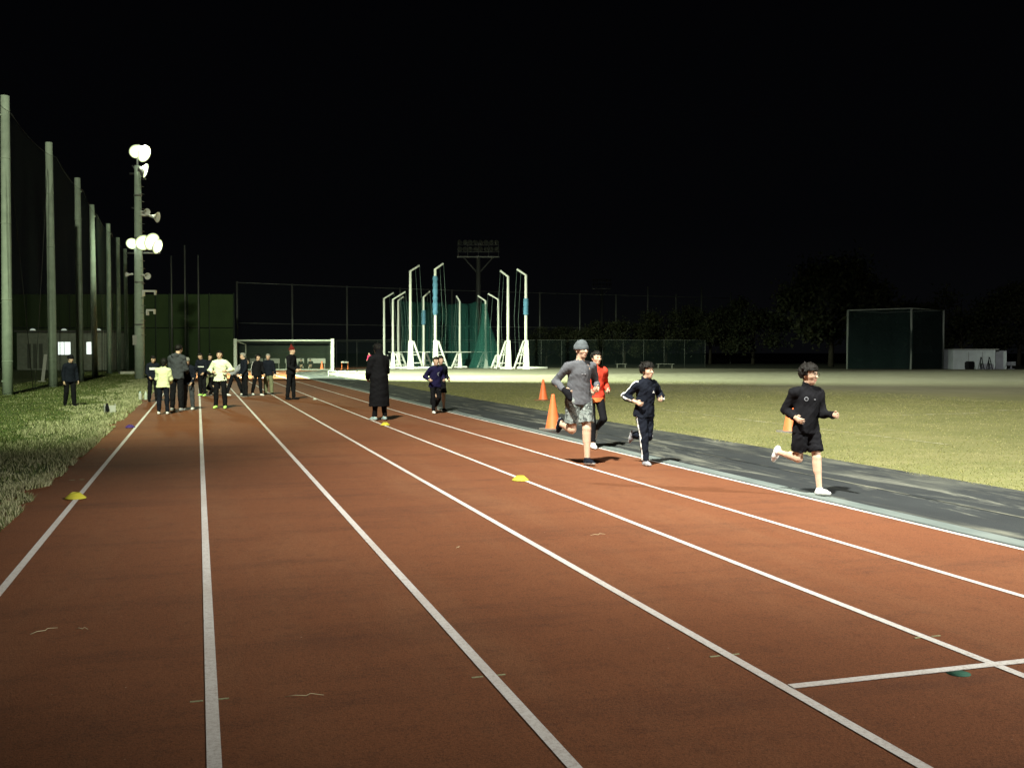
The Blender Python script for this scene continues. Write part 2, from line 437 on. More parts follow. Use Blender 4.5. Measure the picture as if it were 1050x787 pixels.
    part({'coat': 'coat', 'jacket': 'jacket', 'shirt': 'shirt'}[tkind], (tv, tq), tm_l, tpaint)
    # ---- shoes
    sc, so = shoes if isinstance(shoes, tuple) else (shoes, SOLE)
    for sd, (hip, kn, an, fd, fn, d, d2) in legs.items():
        L = nrm(np.cross(fd, fn))
        sp = [P(an-fn*.05*S-fd*.035*S, an-fn*.055*S+fd*.09*S, .040*S, .046*S, k=.02), P(an-fn*.055*S+fd*.08*S, an-fn*.062*S+fd*.155*S, .044*S, .034*S, L, .75, k=.02),
              P(an+fn*.0*S, an-fn*.05*S, .044*S, .046*S, k=.02)]
        def spaint(c, an=an, fn=fn): return ((c-an) @ fn < -.064*S).astype(int)
        part('shoe', field(sp, min(grid, .010), None, [plane(an-fn*.085*S, -fn), plane(an+fn*.012*S, fn)]), [sc, so], spaint)
    # ---- hair and hats
    if hair:
        hk, hm = hair
        th = {'short': .014, 'messy': .026, 'bob': .022, 'long': .02}[hk]
        hp = [P(H(0, -.026, .032), H(0, .012, .042), (.079+th)*hs, (.079+th*.9)*hs, k=.02)]
        if hk in ('messy', 'bob'):
            rg = np.random.RandomState(seed+5)
            for q in range(30 if hk == 'messy' else 6):
                a = rg.rand()*6.28; e = .05+rg.rand()*1.2
                dv = np.array((math.cos(a)*math.cos(e), math.sin(a)*math.cos(e)*1.05, math.sin(e)))
                b0 = H(*(dv*.075+(0, -.01, .035))); tip = H(*(dv*(.116+rg.rand()*.03)+(rg.randn()*.012, -.012+rg.randn()*.012, .03-rg.rand()*.03)))
                hp.append(P(b0, tip, .019*hs, .004*hs, k=.010))
        if hk in ('bob', 'long'): hp += [P(H(0, -.05, .0), H(0, -.06, -.10), .075*hs, .05*hs, hl, .7, k=.04)]
        fr = {'short': .058, 'messy': .048, 'bob': .052, 'long': .055}[hk]
        def face(X_, Y_, Z_):
            a = (X_-hc[0])*hf[0]+(Y_-hc[1])*hf[1]+(Z_-hc[2])*hf[2]; b = (X_-hc[0])*hu[0]+(Y_-hc[1])*hu[1]+(Z_-hc[2])*hu[2]; cx = (X_-hc[0])*hl[0]+(Y_-hc[1])*hl[1]+(Z_-hc[2])*hl[2]
            n_ = .006*hs*np.sin(cx*140/hs)+.004*hs*np.sin(cx*310/hs+1)
            f1 = np.minimum(a-.030*hs, fr*hs-b+n_)          # face opening, fringe line
            f2 = np.minimum(a+.02*hs, -.012*hs-b)           # around the ears
            f3 = -.055*hs-b if hk in ('short', 'messy') else -.2*hs-b
            return np.maximum(np.maximum(f1, f2), f3)
        part('hair', field(hp, grid, (.004*hs, 95/hs, seed+2), [face]), hm)
    if hat:
        kd, hm = hat
        if kd == 'beanie': hp = [P(H(0, -.026, .035), H(0, .002, .060), .094*hs, .088*hs, k=.02), P(H(0, -.02, .016), H(0, .008, .020), .097*hs, .097*hs, k=.005)]; zc = .004
        elif kd == 'cap': hp = [P(H(0, -.022, .032), H(0, .008, .044), .090*hs, .088*hs, k=.02), P(H(0, .06, .047), H(0, .125, .04), .06*hs, .055*hs, hl, .16, k=.008)]; zc = .036
        else: hp = [P(H(0, -.024, .035), H(0, .006, .05), .091*hs, .086*hs, k=.02), P(H(0, -.01, .08), H(0, -.03, .2), .07*hs, .025*hs, k=.03)]; zc = .016
        part('hat' if kd != 'beanie' else 'beanie', field(hp, grid, (.002, 60, seed), [plane(H(0, 0, zc), -hu)]), hm)
    # ---- logos: thin raised patches that follow the garment
    if logos:
        A = tv-Pv; tu, tx, ty = A @ up/S, A @ lat/S, A @ fw/S
        front = ty > 0
        for nm, polys, m, back in logos:
            vs, fs = [], []
            for poly in polys:
                n0 = len(vs)
                for (a, b) in poly:
                    d = (tx-a)**2+(tu-b)**2+np.where(front, 0, 9)
                    kk = np.argsort(d)[:3]; dep = ty[kk].mean()+.006/S
                    vs.append(Pv+up*b*S+lat*a*S+fw*dep*S+(0, 0, dz))
                fs.append(tuple(range(n0, n0+len(poly))))
            bmm = MB(); bmm.add(vs, fs); 
            bmm.build(nm, m, root)
    info = dict(S=S, arms=arms, legs=legs, hc=hc, hl=hl, hf=hf, hu=hu, dz=dz, H=H, root=root, neck=neck, up=up, lat=lat, fw=fw)
    for e in extras: e(info)
    return root

def glasses(i):
    m = MB(); H = i['H']; z = np.array((0, 0, i['dz']))
    for s in (1, -1):
        m.tube([H(s*(.036+.024*math.cos(a)), .103, .002+.019*math.sin(a))+z for a in [q*math.pi/6 for q in range(13)]], .0022, 6)
        m.tube([H(s*.060, .10, .005)+z, H(s*.078, .02, .008)+z, H(s*.079, -.02, .0)+z], .002, 6)
    m.tube([H(.012, .107, .006)+z, H(-.012, .107, .006)+z], .002, 6)
    m.build('glasses', mat('spectacle_frame', (.06, .05, .04), .3, metal=.6), i['root'])
def glove(sd):
    def f(i):
        sh, el, wr, u, fo, s = i['arms'][sd]; S = i['S']; z = np.array((0, 0, i['dz']))
        V, Q = field([P(wr+fo*.02*S, wr+fo*.12*S, .05*S, .045*S, k=.02), P(wr+fo*.10*S, wr+fo*.16*S-i['up']*.05*S, .045*S, .035*S, k=.02)], .01, (.003, 50, 3))
        link('glove', np_mesh('glove', V+z, Q, True), BLACK, i['root'])
    return f

# ================================================================== ground materials
def shader(name):
    m = bpy.data.materials.new(name); m.use_nodes = True
    nt = m.node_tree; return m, nt, nt.nodes['Principled BSDF']
def nz(nt, scale, detail=5, vec=None, stretch=None, rough=.55, dist=0):
    n = nt.nodes.new('ShaderNodeTexNoise'); n.inputs['Scale'].default_value = scale; n.inputs['Detail'].default_value = detail; n.inputs['Roughness'].default_value = rough; n.inputs['Distortion'].default_value = dist
    if vec is None:
        tc = nt.nodes.new('ShaderNodeTexCoord'); vec = tc.outputs['Object']
    if stretch:
        mp = nt.nodes.new('ShaderNodeMapping'); mp.inputs['Scale'].default_value = stretch; nt.links.new(vec, mp.inputs['Vector']); vec = mp.outputs['Vector']
    nt.links.new(vec, n.inputs['Vector']); return n.outputs['Fac']
def ramp(nt, fac, stops):
    r = nt.nodes.new('ShaderNodeValToRGB'); e = r.color_ramp.elements
    while len(e) < len(stops): e.new(.5)
    for q, (p, c) in zip(e, stops): q.position = p; q.color = (*c, 1) if len(c) == 3 else c
    nt.links.new(fac, r.inputs['Fac']); return r.outputs['Color']
def mix(nt, a, b, fac, mode='MIX'):
    n = nt.nodes.new('ShaderNodeMix'); n.data_type = 'RGBA'; n.blend_type = mode
    for sock, v in ((6, a), (7, b)):
        if hasattr(v, 'is_linked'): nt.links.new(v, n.inputs[sock])
        else: n.inputs[sock].default_value = (*v, 1)
    if hasattr(fac, 'is_linked'): nt.links.new(fac, n.inputs[0])
    else: n.inputs[0].default_value = fac
    return n.outputs[2]
def bump(nt, b, fac, st, dist=.01):
    n = nt.nodes.new('ShaderNodeBump'); n.inputs['Strength'].default_value = st; n.inputs['Distance'].default_value = dist
    nt.links.new(fac, n.inputs['Height']); nt.links.new(n.outputs['Normal'], b.inputs['Normal'])

# running track rubber
m_track, nt, b = shader('track_rubber')
c = ramp(nt, nz(nt, .35, 5), [(.3, (.205, .076, .035)), (.7, (.25, .094, .043))])
c = mix(nt, c, (.29, .138, .070), ramp(nt, nz(nt, 1.0, 7, stretch=(.8, .14, 1), rough=.72), [(.48, (0, 0, 0)), (.75, (.6, .6, .6))]))
c = mix(nt, c, (.085, .036, .024), ramp(nt, nz(nt, 1.3, 8, stretch=(.25, 1.1, 1), rough=.72), [(.50, (0, 0, 0)), (.78, (.65, .65, .65))]))
c = mix(nt, c, (.10, .042, .026), ramp(nt, nz(nt, 5.5, 8, rough=.8), [(.52, (0, 0, 0)), (.72, (.55, .55, .55))]))
c = mix(nt, c, ramp(nt, nz(nt, 85, 4, rough=.7), [(.30, (.50, .48, .46)), (.52, (.95, .95, .95)), (.74, (1.25, 1.2, 1.15))]), .85, 'MULTIPLY')
c = mix(nt, c, ramp(nt, nz(nt, 330, 3), [(.30, (.5, .5, .5)), (.70, (1, 1, 1))]), .7, 'MULTIPLY')
c = mix(nt, c, (.42, .34, .26), ramp(nt, nz(nt, 38, 2), [(.765, (0, 0, 0)), (.80, (.7, .7, .7))]))
nt.links.new(c, b.inputs['Base Color']); b.inputs['Roughness'].default_value = .82; b.inputs['Specular IOR Level'].default_value = .2
bump(nt, b, nz(nt, 120, 5, rough=.7), .7, .008)
# white line paint
m_line, nt, b = shader('line_paint')
c = ramp(nt, nz(nt, 60, 7, rough=.75), [(.30, (.40, .34, .31)), (.54, (.66, .63, .61))])
c = mix(nt, c, (.26, .13, .09), ramp(nt, nz(nt, 9, 9, rough=.8), [(.57, (0, 0, 0)), (.72, (.75, .75, .75))]))
c = mix(nt, c, (.45, .38, .34), ramp(nt, nz(nt, .7, 5), [(.45, (0, 0, 0)), (.7, (.6, .6, .6))]))
nt.links.new(c, b.inputs['Base Color']); b.inputs['Roughness'].default_value = .7; bump(nt, b, nz(nt, 260, 3), .4, .006)
# black rubber run-up path, worn grey in streaks
m_path, nt, b = shader('path_rubber')
c = ramp(nt, nz(nt, .8, 7, rough=.65), [(.3, (.009, .012, .014)), (.75, (.022, .027, .029))])
c = mix(nt, c, (.17, .175, .14), ramp(nt, nz(nt, 1.0, 9, stretch=(2.3, .30, 1), rough=.76, dist=.7), [(.53, (0, 0, 0)), (.66, (.85, .85, .85))]))
tc = nt.nodes.new('ShaderNodeTexCoord'); sx = nt.nodes.new('ShaderNodeSeparateXYZ'); nt.links.new(tc.outputs['Object'], sx.inputs[0])
mr = nt.nodes.new('ShaderNodeMapRange'); mr.inputs[1].default_value = 7.5; mr.inputs[2].default_value = 8.9; nt.links.new(sx.outputs[0], mr.inputs[0])
mm = nt.nodes.new('ShaderNodeMath'); mm.operation = 'MULTIPLY'; nt.links.new(mr.outputs[0], mm.inputs[0]); nt.links.new(ramp(nt, nz(nt, 1.6, 9, stretch=(1.3, .4, 1), rough=.75), [(.46, (0, 0, 0)), (.68, (1, 1, 1))]), mm.inputs[1])
c = mix(nt, c, (.13, .135, .105), mm.outputs[0])
nt.links.new(c, b.inputs['Base Color']); b.inputs['Roughness'].default_value = .8; bump(nt, b, nz(nt, 200, 3), .4, .006)
# concrete
m_kerb, nt, b = shader('gutter_concrete')
c = ramp(nt, nz(nt, 2.2, 7, stretch=(1, .5, 1), rough=.65), [(.3, (.085, .11, .105)), (.7, (.165, .195, .185))])
nt.links.new(c, b.inputs['Base Color']); b.inputs['Roughness'].default_value = .85; bump(nt, b, nz(nt, 120, 4), .3, .006)
m_conc, nt, b = shader('pole_concrete')
c = ramp(nt, nz(nt, 2.5, 8, rough=.7), [(.3, (.28, .345, .275)), (.7, (.42, .50, .41))])
c = mix(nt, c, (.12, .12, .10), ramp(nt, nz(nt, 1.6, 8, stretch=(1, 1, .6), rough=.75), [(.60, (0, 0, 0)), (.72, (.8, .8, .8))]))
nt.links.new(c, b.inputs['Base Color']); b.inputs['Roughness'].default_value = .9
# infield turf: green nearby, trodden bare earth toward the far end
m_turf, nt, b = shader('infield_turf')
c = ramp(nt, nz(nt, .45, 7, rough=.65), [(.28, (.135, .143, .058)), (.55, (.180, .178, .078)), (.78, (.230, .215, .105))])
c = mix(nt, c, (.26, .235, .12), ramp(nt, nz(nt, 2.2, 7, stretch=(.35, 1.2, 1), rough=.7), [(.5, (0, 0, 0)), (.72, (.7, .7, .7))]))
c = mix(nt, c, ramp(nt, nz(nt, 55, 4), [(.25, (.6, .65, .55)), (.7, (1, 1, 1))]), .6, 'MULTIPLY')
tc = nt.nodes.new('ShaderNodeTexCoord')
dp = nt.nodes.new('ShaderNodeVectorMath'); dp.operation = 'DOT_PRODUCT'; nt.links.new(tc.outputs['Object'], dp.inputs[0]); dp.inputs[1].default_value = (math.sin(YAW)+.6, math.cos(YAW), 0)
ad = nt.nodes.new('ShaderNodeMath'); ad.operation = 'MULTIPLY_ADD'; nt.links.new(nz(nt, .12, 6, rough=.6), ad.inputs[0]); ad.inputs[1].default_value = 26; nt.links.new(dp.outputs['Value'], ad.inputs[2])
mr = nt.nodes.new('ShaderNodeMapRange'); mr.inputs[1].default_value = 56; mr.inputs[2].default_value = 96; nt.links.new(ad.outputs[0], mr.inputs[0])
bare = ramp(nt, nz(nt, .5, 6), [(.3, (.29, .275, .215)), (.7, (.36, .34, .27))])
c = mix(nt, c, bare, mr.outputs[0])
nt.links.new(c, b.inputs['Base Color']); b.inputs['Roughness'].default_value = .95; b.inputs['Specular IOR Level'].default_value = .1
bump(nt, b, nz(nt, 60, 5), .5, .008)
m_soil = mat('soil', (.030, .034, .022), .95, .3, .6, bump=.5, bscale=12)
m_verge, nt, b = shader('verge_soil')
c = ramp(nt, nz(nt, 1.3, 7, rough=.7), [(.3, (.045, .068, .016)), (.7, (.11, .13, .042))])
nt.links.new(c, b.inputs['Base Color']); b.inputs['Roughness'].default_value = .95; bump(nt, b, nz(nt, 30, 5), .9, .03)

# ================================================================== ground, track, lines
XL = [-1.22, .045, 1.31, 2.54, 3.71, 4.92, 6.09]
BX, BY = 42.9, 70.0
def run(x, y0=-14, a1=R(64), step=R(2)):
    """a line down the straight at x that goes on round the bend"""
    pts = [(x, y) for y in np.arange(y0, BY+.01, 2.0)]
    r = BX-x
    return pts+[(BX-r*math.cos(a), BY+r*math.sin(a)) for a in np.arange(step, a1, step)]
def S_(o, label=None): return tag(o, kind='structure')
S_(MB().prism([(-700, -500), (900, -500), (900, 1500), (-700, 1500)], -.6, -.004).build('ground', m_soil))
S_(MB().strip(run(-1.95), run(6.125), .004).build('running_track', m_track))
for x in XL: S_(MB().strip(run(x-.027), run(x+.027), .008).build('lane_line', m_line))
kb = MB(); A, B_ = run(6.135), run(6.335); kb.strip(A, B_, .018); kb.strip(A, A, 0)
n = len(A); kb.add([(p[0], p[1], 0) for p in A]+[(p[0], p[1], .018) for p in A], [(i, i+1, n+i+1, n+i) for i in range(n-1)])
kb.add([(p[0], p[1], 0) for p in B_]+[(p[0], p[1], .018) for p in B_], [(i, i+1, n+i+1, n+i) for i in range(n-1)])
S_(kb.build('gutter', m_kerb))
rg = np.random.RandomState(3)
edge = run(8.66, step=R(2), a1=R(58)); edge = [(x+rg.rand()*.10-.05, y) for x, y in edge]
S_(MB().strip(run(6.335, a1=R(58)), edge, .006).build('path', m_path))
inner = run(8.62, a1=R(58))
far = [(BX-34.25*math.cos(R(62)), 97.8), (27, 98.5), (34, 94.0), (43, 88.0), (58, 79.8), (74, 71), (90, 60), (90, -14)]
S_(MB().add([(p[0], p[1], .002) for p in inner+far], [tuple(range(len(inner+far)))]).build('infield', m_turf))
S_(MB().strip([(-60, y) for y in range(-10, 121, 5)], [(-1.86+.16*math.sin(y*1.7)+.1*math.sin(y*.61), y) for y in range(-10, 121, 5)], .0065).build('verge', m_verge))
m_green = mat('green_paint', (.022, .085, .055), .8, .3, 40)
m_tick = mat('pale_paint', (.26, .26, .15), .8, .3, 90)
mk = MB()
a_, b2 = G(800, 705.8), G(1075, 677)
mk.box((2.57+1.9, (G(806, 705).y+G(1040, 681).y)/2, .010), (3.8, .052, .003))
S_(mk.build('start_line', m_line))
mk = MB()
for px, py in ((215, 718.5), (501, 693.8), (743, 672.5), (951, 653.5), (79, 492), (109.5, 460.5)):
    p = G(px, py)
    w = .13 if px > 150 else .16
    for s in (-1, 1): mk.box((p.x+s*.055, p.y, .0045+.0012), (.055, .012, .003))
S_(mk.build('track_marking', m_tick))
p = G(983, 691); S_(MB().lathe([(0, .0015), (.055, .0015), (.055, 0)], 14, (p.x, p.y, .0048)).build('track_marking', m_green))
# chalk on the turf and on the path
m_chalk, nt, b = shader('worn_chalk')
c = ramp(nt, nz(nt, 3, 7, rough=.75), [(.42, (.17, .165, .06)), (.68, (.42, .40, .28))])
nt.links.new(c, b.inputs['Base Color']); b.inputs['Roughness'].default_value = .95
S_(MB().strip([(11.80, y) for y in range(14, 28, 2)], [(11.88, y) for y in range(14, 28, 2)], .007).build('chalk_line', m_chalk))
m_worn, nt, b = shader('worn_edge_paint')
c = ramp(nt, nz(nt, 1.6, 7, stretch=(1, .4, 1), rough=.75), [(.45, (.018, .022, .024)), (.70, (.22, .22, .17))])
nt.links.new(c, b.inputs['Base Color'])
S_(MB().strip([(7.24, y) for y in range(-10, 66, 4)], [(7.285, y) for y in range(-10, 66, 4)], .010).build('path_line', m_worn))
p = G(637, 453); S_(MB().box((7.45, p.y, .011), (1.6, .05, .003)).build('path_line', m_worn))
p = G(1020, 439); q = G(930, 441)
mk = MB()
for k in range(3): mk.box((17.5+k*3.1, 21.0+k*.9, .008), (2.3, .10, .003), rz=.05)
S_(mk.build('chalk_line', m_chalk))

# ================================================================== grass (nobody could count it)
def blades(name, X, Y, H, W, mi, mats, seed=1, z=.004):
    rg = np.random.RandomState(seed); n = len(X)
    a = rg.rand(n)*6.283; lx = rg.randn(n)*.45*H; ly = rg.randn(n)*.45*H
    V = np.zeros((n, 3, 3))
    V[:, 0] = np.stack([X-np.cos(a)*W, Y-np.sin(a)*W, np.full(n, z)], 1)
    V[:, 1] = np.stack([X+np.cos(a)*W, Y+np.sin(a)*W, np.full(n, z)], 1)
    V[:, 2] = np.stack([X+lx, Y+ly, z+H], 1)
    me = np_mesh(name, V.reshape(-1, 3), np.arange(3*n).reshape(n, 3), False, mi)
    return tag(link(name, me, mats), kind='stuff')
m_bg1 = mat('blade_green', (.058, .098, .016), .7); m_bg2 = mat('blade_olive', (.14, .155, .05), .7); m_bd = mat('blade_dry', (.30, .31, .16), .8); m_bd2 = mat('blade_straw', (.42, .41, .25), .8)
rg = np.random.RandomState(11); n = 210000
Y = 5.5*(85/5.5)**rg.rand(n); X = -1.62-6.6*rg.rand(n)**1.35
ed = -1.60-.16*np.sin(Y*1.7)*.6-.10*np.sin(Y*5.3)-.1*np.sin(Y*.61)
X = np.where(X > ed, ed-(X-ed)-.02*rg.rand(n), X)
cl = np.sin(X*2.1+np.sin(Y*1.3)*1.5)*np.sin(Y*1.15+np.sin(X*1.7)*2)+.6*np.sin(X*5.3+Y*3.1)*np.sin(Y*4.1-X*2.2)
dry = (X > -3.2-.35*np.sin(Y*.9)-.25*cl)
Hh = np.where(dry, .028+.05*rg.rand(n)**1.5+.03*np.clip(cl, 0, 1), .018+.03*rg.rand(n)+.012*np.clip(cl, 0, 1))
Ww = .0026+.00034*Y
pd = np.where(dry, .74, .10)+.14*cl
q = rg.rand(n)
mi = np.where(q < pd*.55, 2, np.where(q < pd, 3, np.where(rg.rand(n) < .5, 0, 1)))
keep = rg.rand(n) < np.clip(.70+.45*cl+.3*(~dry), .2, 1)
blades('grass', X[keep], Y[keep], Hh[keep], Ww[keep], mi[keep], [m_bg1, m_bg2, m_bd, m_bd2], 5)
n = 90000
Y = 9*(50/9)**rg.rand(n); X = 8.62+16*rg.rand(n)**1.2+(.08*np.sin(Y*2.3)+.06*np.sin(Y*5.1))
cl = np.sin(X*1.4+np.sin(Y*.8)*1.5)*np.sin(Y*.85+np.sin(X*1.1)*2)
q = rg.rand(n); mi = np.where(q < .38+.15*cl, 0, np.where(q < .72+.1*cl, 1, 2))
blades('turf', X, Y, .008+.012*rg.rand(n), .003+.00022*Y, mi, [mat('turf_green', (.12, .135, .03), .8), mat('turf_olive', (.19, .185, .055), .8), mat('turf_dry', (.29, .265, .12), .8)], 6, .003)

# dry straws blown onto the track
m_straw = mat('straw', (.55, .50, .32), .8)
for px, py, ln, wz, lb in ((312, 715, .17, .2, 'bent pale straw lying alone on the dark red track, largest one'), (45, 648, .16, .9, 'thin curved straw on the track beside the left grass edge'),
                       (613, 549, .14, .3, 'short pale straw on the red lane beyond the yellow disc'), (470, 562, .05, .5, 'tiny pale straw scrap in the middle of the red lane'), (84, 646, .07, .1, 'small straw scrap near the leftmost white line')):
    p = G(px, py)
    kk = random.Random(px).uniform; pts = [(-ln*.5, kk(-.02, .02), .003), (-ln*.22, kk(-.006, .006), .008), (ln*.05, .0, .004), (ln*.16, kk(.008, .02), .010), (ln*.5, kk(-.01, .03), .003)]
    o = MB().tube(pts, [.0012, .0017, .0018, .0016, .0009], 5).build('straw', m_straw, None, (p.x, p.y, .006)); o.rotation_euler.z = wz-.3
    tag(o, lb, 'straw', 'dry straws on the track')

# ================================================================== nets
def net_mat(name, col, cover, var=.25, scale=(6, 6, .25)):
    m, nt, b = shader(name)
    b.inputs['Base Color'].default_value = (*col, 1); b.inputs['Roughness'].default_value = .9
    tr = nt.nodes.new('ShaderNodeBsdfTransparent'); mx = nt.nodes.new('ShaderNodeMixShader')
    f = nz(nt, 1.0, 4, stretch=scale)
    mr = nt.nodes.new('ShaderNodeMapRange'); mr.inputs[3].default_value = max(0, cover*(1-var*2)); mr.inputs[4].default_value = min(1, cover*(1+var*2)); nt.links.new(f, mr.inputs[0])
    nt.links.new(mr.outputs[0], mx.inputs[0]); nt.links.new(tr.outputs[0], mx.inputs[1]); nt.links.new(b.outputs[0], mx.inputs[2])
    nt.links.new(mx.outputs[0], nt.nodes['Material Output'].inputs['Surface']); return m
def net_sheet(top, bot_z, sag=.25, nz_=10, folds=.06, seed=0, nsub=12):
    """a hanging net: top is a list of 3D points, sagging between them"""
    rg = random.Random(seed); cols = []
    for i in range(len(top)-1):
        a, b = Vector(top[i]), Vector(top[i+1])
        for k in range(nsub + (1 if i == len(top)-2 else 0)):
            t = k/nsub; p = a.lerp(b, t); p.z -= sag*4*t*(1-t); cols.append(p)
    vs = []; 
    for c_i, p in enumerate(cols):
        nb = cols[min(c_i+1, len(cols)-1)]-cols[max(c_i-1, 0)]; pr = Vector((-nb.y, nb.x, 0)).normalized()
        ph = rg.random()*6
        for k in range(nz_+1):
            t = k/nz_; z = p.z+(bot_z-p.z)*t
            w = folds*math.sin(ph+t*2.5)*min(1, 3*t)
            vs.append((p.x+pr.x*w, p.y+pr.y*w, z))
    n = nz_+1
    fs = [(i*n+k, (i+1)*n+k, (i+1)*n+k+1, i*n+k+1) for i in range(len(cols)-1) for k in range(nz_)]
    return MB().add(vs, fs, True)
N_BALL = net_mat('ball_net', (.035, .055, .038), .20)
N_BACK = net_mat('back_net', (.022, .036, .040), .09)
N_CAGE = net_mat('cage_net', (.008, .080, .070), .42, .35, (1.2, 1.2, .12))
N_DARK = net_mat('dark_cage_net', (.006, .024, .024), .62, .25, (1.2, 1.2, .12))

# tall ball net along the left verge, on concrete poles
ybase = [31.0, 40.2, 48.6, 57.9, 68.2, 77.9, 87.0, 96.3]
ptop = [(-6.45, 31.0), (-6.5, 40.2), (-6.05, 48.6), (-5.9, 57.9), (-6.1, 68.2), (-6.0, 77.9), (-6.0, 87.0), (-6.0, 96.3)]
f = empty('ball_net_fence', (ptop[1][0], ptop[1][1], 0), 'tall dark ball net strung between pale concrete poles along the left grass verge', 'net fence')
o0 = Vector((ptop[1][0], ptop[1][1], 0))
pm = MB(); pm.tube([(0, 0, -.3), (0, 0, 2), (0, 0, 10.6)], [.185, .18, .145], 16)
for z in (1.2, 3.4, 6.1, 8.4): pm.lathe([(.182-.0035*z, z-.03), (.196-.0035*z, z-.02), (.196-.0035*z, z+.02), (.182-.0035*z, z+.03)], 16)
pm.box((.10, -.02, 9.9), (.22, .06, .06)); pm.box((.10, -.02, .5), (.22, .06, .06))
pole0 = pm.build('pole', m_conc, f)
for i, (x, y) in enumerate(ptop[1:]):
    p = pole0 if i == 0 else pole0.copy()
    if i: COL.objects.link(p); p.parent = f
    p.location = (x-o0.x, y-o0.y, 0); p.rotation_euler = (R(random.uniform(-.3, .3)), R(random.uniform(-.4, .3)), random.random()*6)
nt_o = net_sheet([Vector((x+.24, y, 10.0))-o0 for x, y in ptop], .1, .28, 10, .10, 2)
nt_o.build('net', N_BALL, f)
for z in (9.98, .12):
    wr = MB()
    for (xa, ya), (xb, yb) in zip(ptop, ptop[1:]):
        wr.tube([Vector((xa+(xb-xa)*t+.25, ya+(yb-ya)*t, z-.28*4*t*(1-t)*(z > 9)))-o0 for t in [q/6 for q in range(7)]], .008, 5)
    wr.build('cable', mat('steel_cable', (.05, .05, .05), .7), f)
MB().tube([Vector((-6.2, 44.0, .0))-o0, Vector((-6.45, 40.6, 9.4))-o0], .012, 5).build('guy_wire', mat('steel_cable', (.12, .12, .12)), f); MB().tube([Vector((-6.2, 44.4, .0))-o0, Vector((-6.1, 48.2, 9.4))-o0], .012, 5).build('guy_wire', mat('steel_cable', (.12, .12, .12)), f)

# ================================================================== floodlight pole with the lit lamps
LAMP = mat('lamp_glass', (1, 1, 1), emit=((.95, 1.0, .86), 12))
LAMP2 = mat('lamp_glass_oblique', (1, 1, 1), emit=((.95, 1.0, .86), 3))
HALO1 = mat('halo_inner', (.9, .95, .7), emit=((.90, 1.0, .70), 3.0)); HALO2 = mat('halo_outer', (.6, .65, .4), emit=((.80, .95, .52), .75))  # yellowish lamp halo painted as dimmer emissive bands round the glass
M_DKST = mat('galvanised_steel', (.20, .21, .20), .5, .15, 12, metal=.5); M_WST = mat('white_painted_steel', (.66, .66, .62), .5, .06, 6)
M_HOUS = mat('lamp_housing', (.30, .30, .29), .4, metal=.4)
pp = G(143.5, 388.5)
fl = empty('floodlight_pole', pp, 'tall concrete floodlight pole with lit lamps and horn speakers beside the net', 'floodlight pole')
ph = HT(pp, 170)
MB().tube([(0, 0, -.2), (0, 0, 3), (0, 0, ph)], [.29, .27, .17], 18).build('pole', m_conc, fl)
lad = MB().tube([(.10, -.36, 0), (.34, -.10, 0)], .014, 5).build('climbing_step', M_DKST, fl)
for i, z in enumerate(np.arange(2.5, ph-.3, .42)):
    q = lad if i == 0 else lad.copy()
    if i: COL.objects.link(q); q.parent = fl
    q.location = (0, 0, z)
for z in (3.1, 5.5, 8.0, 10.4):
    rz_ = .275-.0075*z; MB().lathe([(rz_, z-.05), (rz_+.02, z-.05), (rz_+.02, z+.05), (rz_, z+.05)], 16).build('band', M_DKST, fl)
scale = pp.length; side = Vector((math.cos(YAW+R(3)), -math.sin(YAW+R(3)), 0))
def PL(px, py, fwd=0.0):
    """offset from the pole axis, in the plane of the pole that faces the track"""
    k = Vector((pp.x, pp.y)).dot(Vector((math.sin(YAW), math.cos(YAW))))/1050
    v = side*((px-143.5)*k); return Vector((v.x, v.y, HT(pp, py)))+Vector((.25, -.95, 0))*fwd
def floodlamp(at, aim, r, glass, name='lamp_head'):
    d = (Vector(aim)-at).normalized(); m = MB()
    m.lathe([(.10*r, -1.05*r), (.34*r, -1.0*r), (.42*r, -.62*r), (.72*r, -.35*r), (1.0*r, .0), (1.04*r, .02), (1.04*r, .07*r), (1.0*r, .07*r)], 24, at, d)
    m.tube([at-d*.5*r+Vector((0, 0, -.2*r)), at-d*.5*r+Vector((0, 0, -1.0*r))], .03, 6)
    h = m.build(name, M_HOUS, fl)
    MB().lathe([(.60*r, .17*r), (.3*r, .22*r), (0, .24*r)], 24, at, d).build('lamp_glass', glass, h)
    MB().lathe([(.82*r, .12*r), (.60*r, .17*r)], 24, at, d).build('halo_ring', HALO1, h)  # glow around the core, built as emissive halo bands
    MB().lathe([(1.0*r, .06*r), (.82*r, .12*r)], 24, at, d).build('halo_rim', HALO2, h)
    return h
lamps = [(141.5, 156, .40, LAMP, Vector((6, -24, -15))), (149, 158.5, .46, LAMP, Vector((22, -20, -13))), (150.5, 176, .40, LAMP2, Vector((30, -3, -10))), (136, 250, .33, LAMP, Vector((-2, -26, -14))), (147.5, 249, .46, LAMP, Vector((8, -24, -14))), (156, 248, .50, LAMP, Vector((18, -22, -12))), (162, 253, .42, LAMP, Vector((26, -18, -10)))]
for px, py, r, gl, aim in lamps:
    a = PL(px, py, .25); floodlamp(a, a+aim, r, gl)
MB().tube([PL(131, 259.5), PL(166, 259.5)], .05, 8).build('cross_arm', M_DKST, fl)
MB().tube([PL(143.5, 184), PL(143.5, 160)], .06, 8).tube([PL(138, 170), PL(152, 184)], .04, 8).tube([PL(135, 178), PL(152, 178)], .045, 8).build('lamp_bracket', M_DKST, fl)
MB().tube([PL(137, 213), PL(152, 218)], .035, 8).build('speaker_arm', M_DKST, fl)
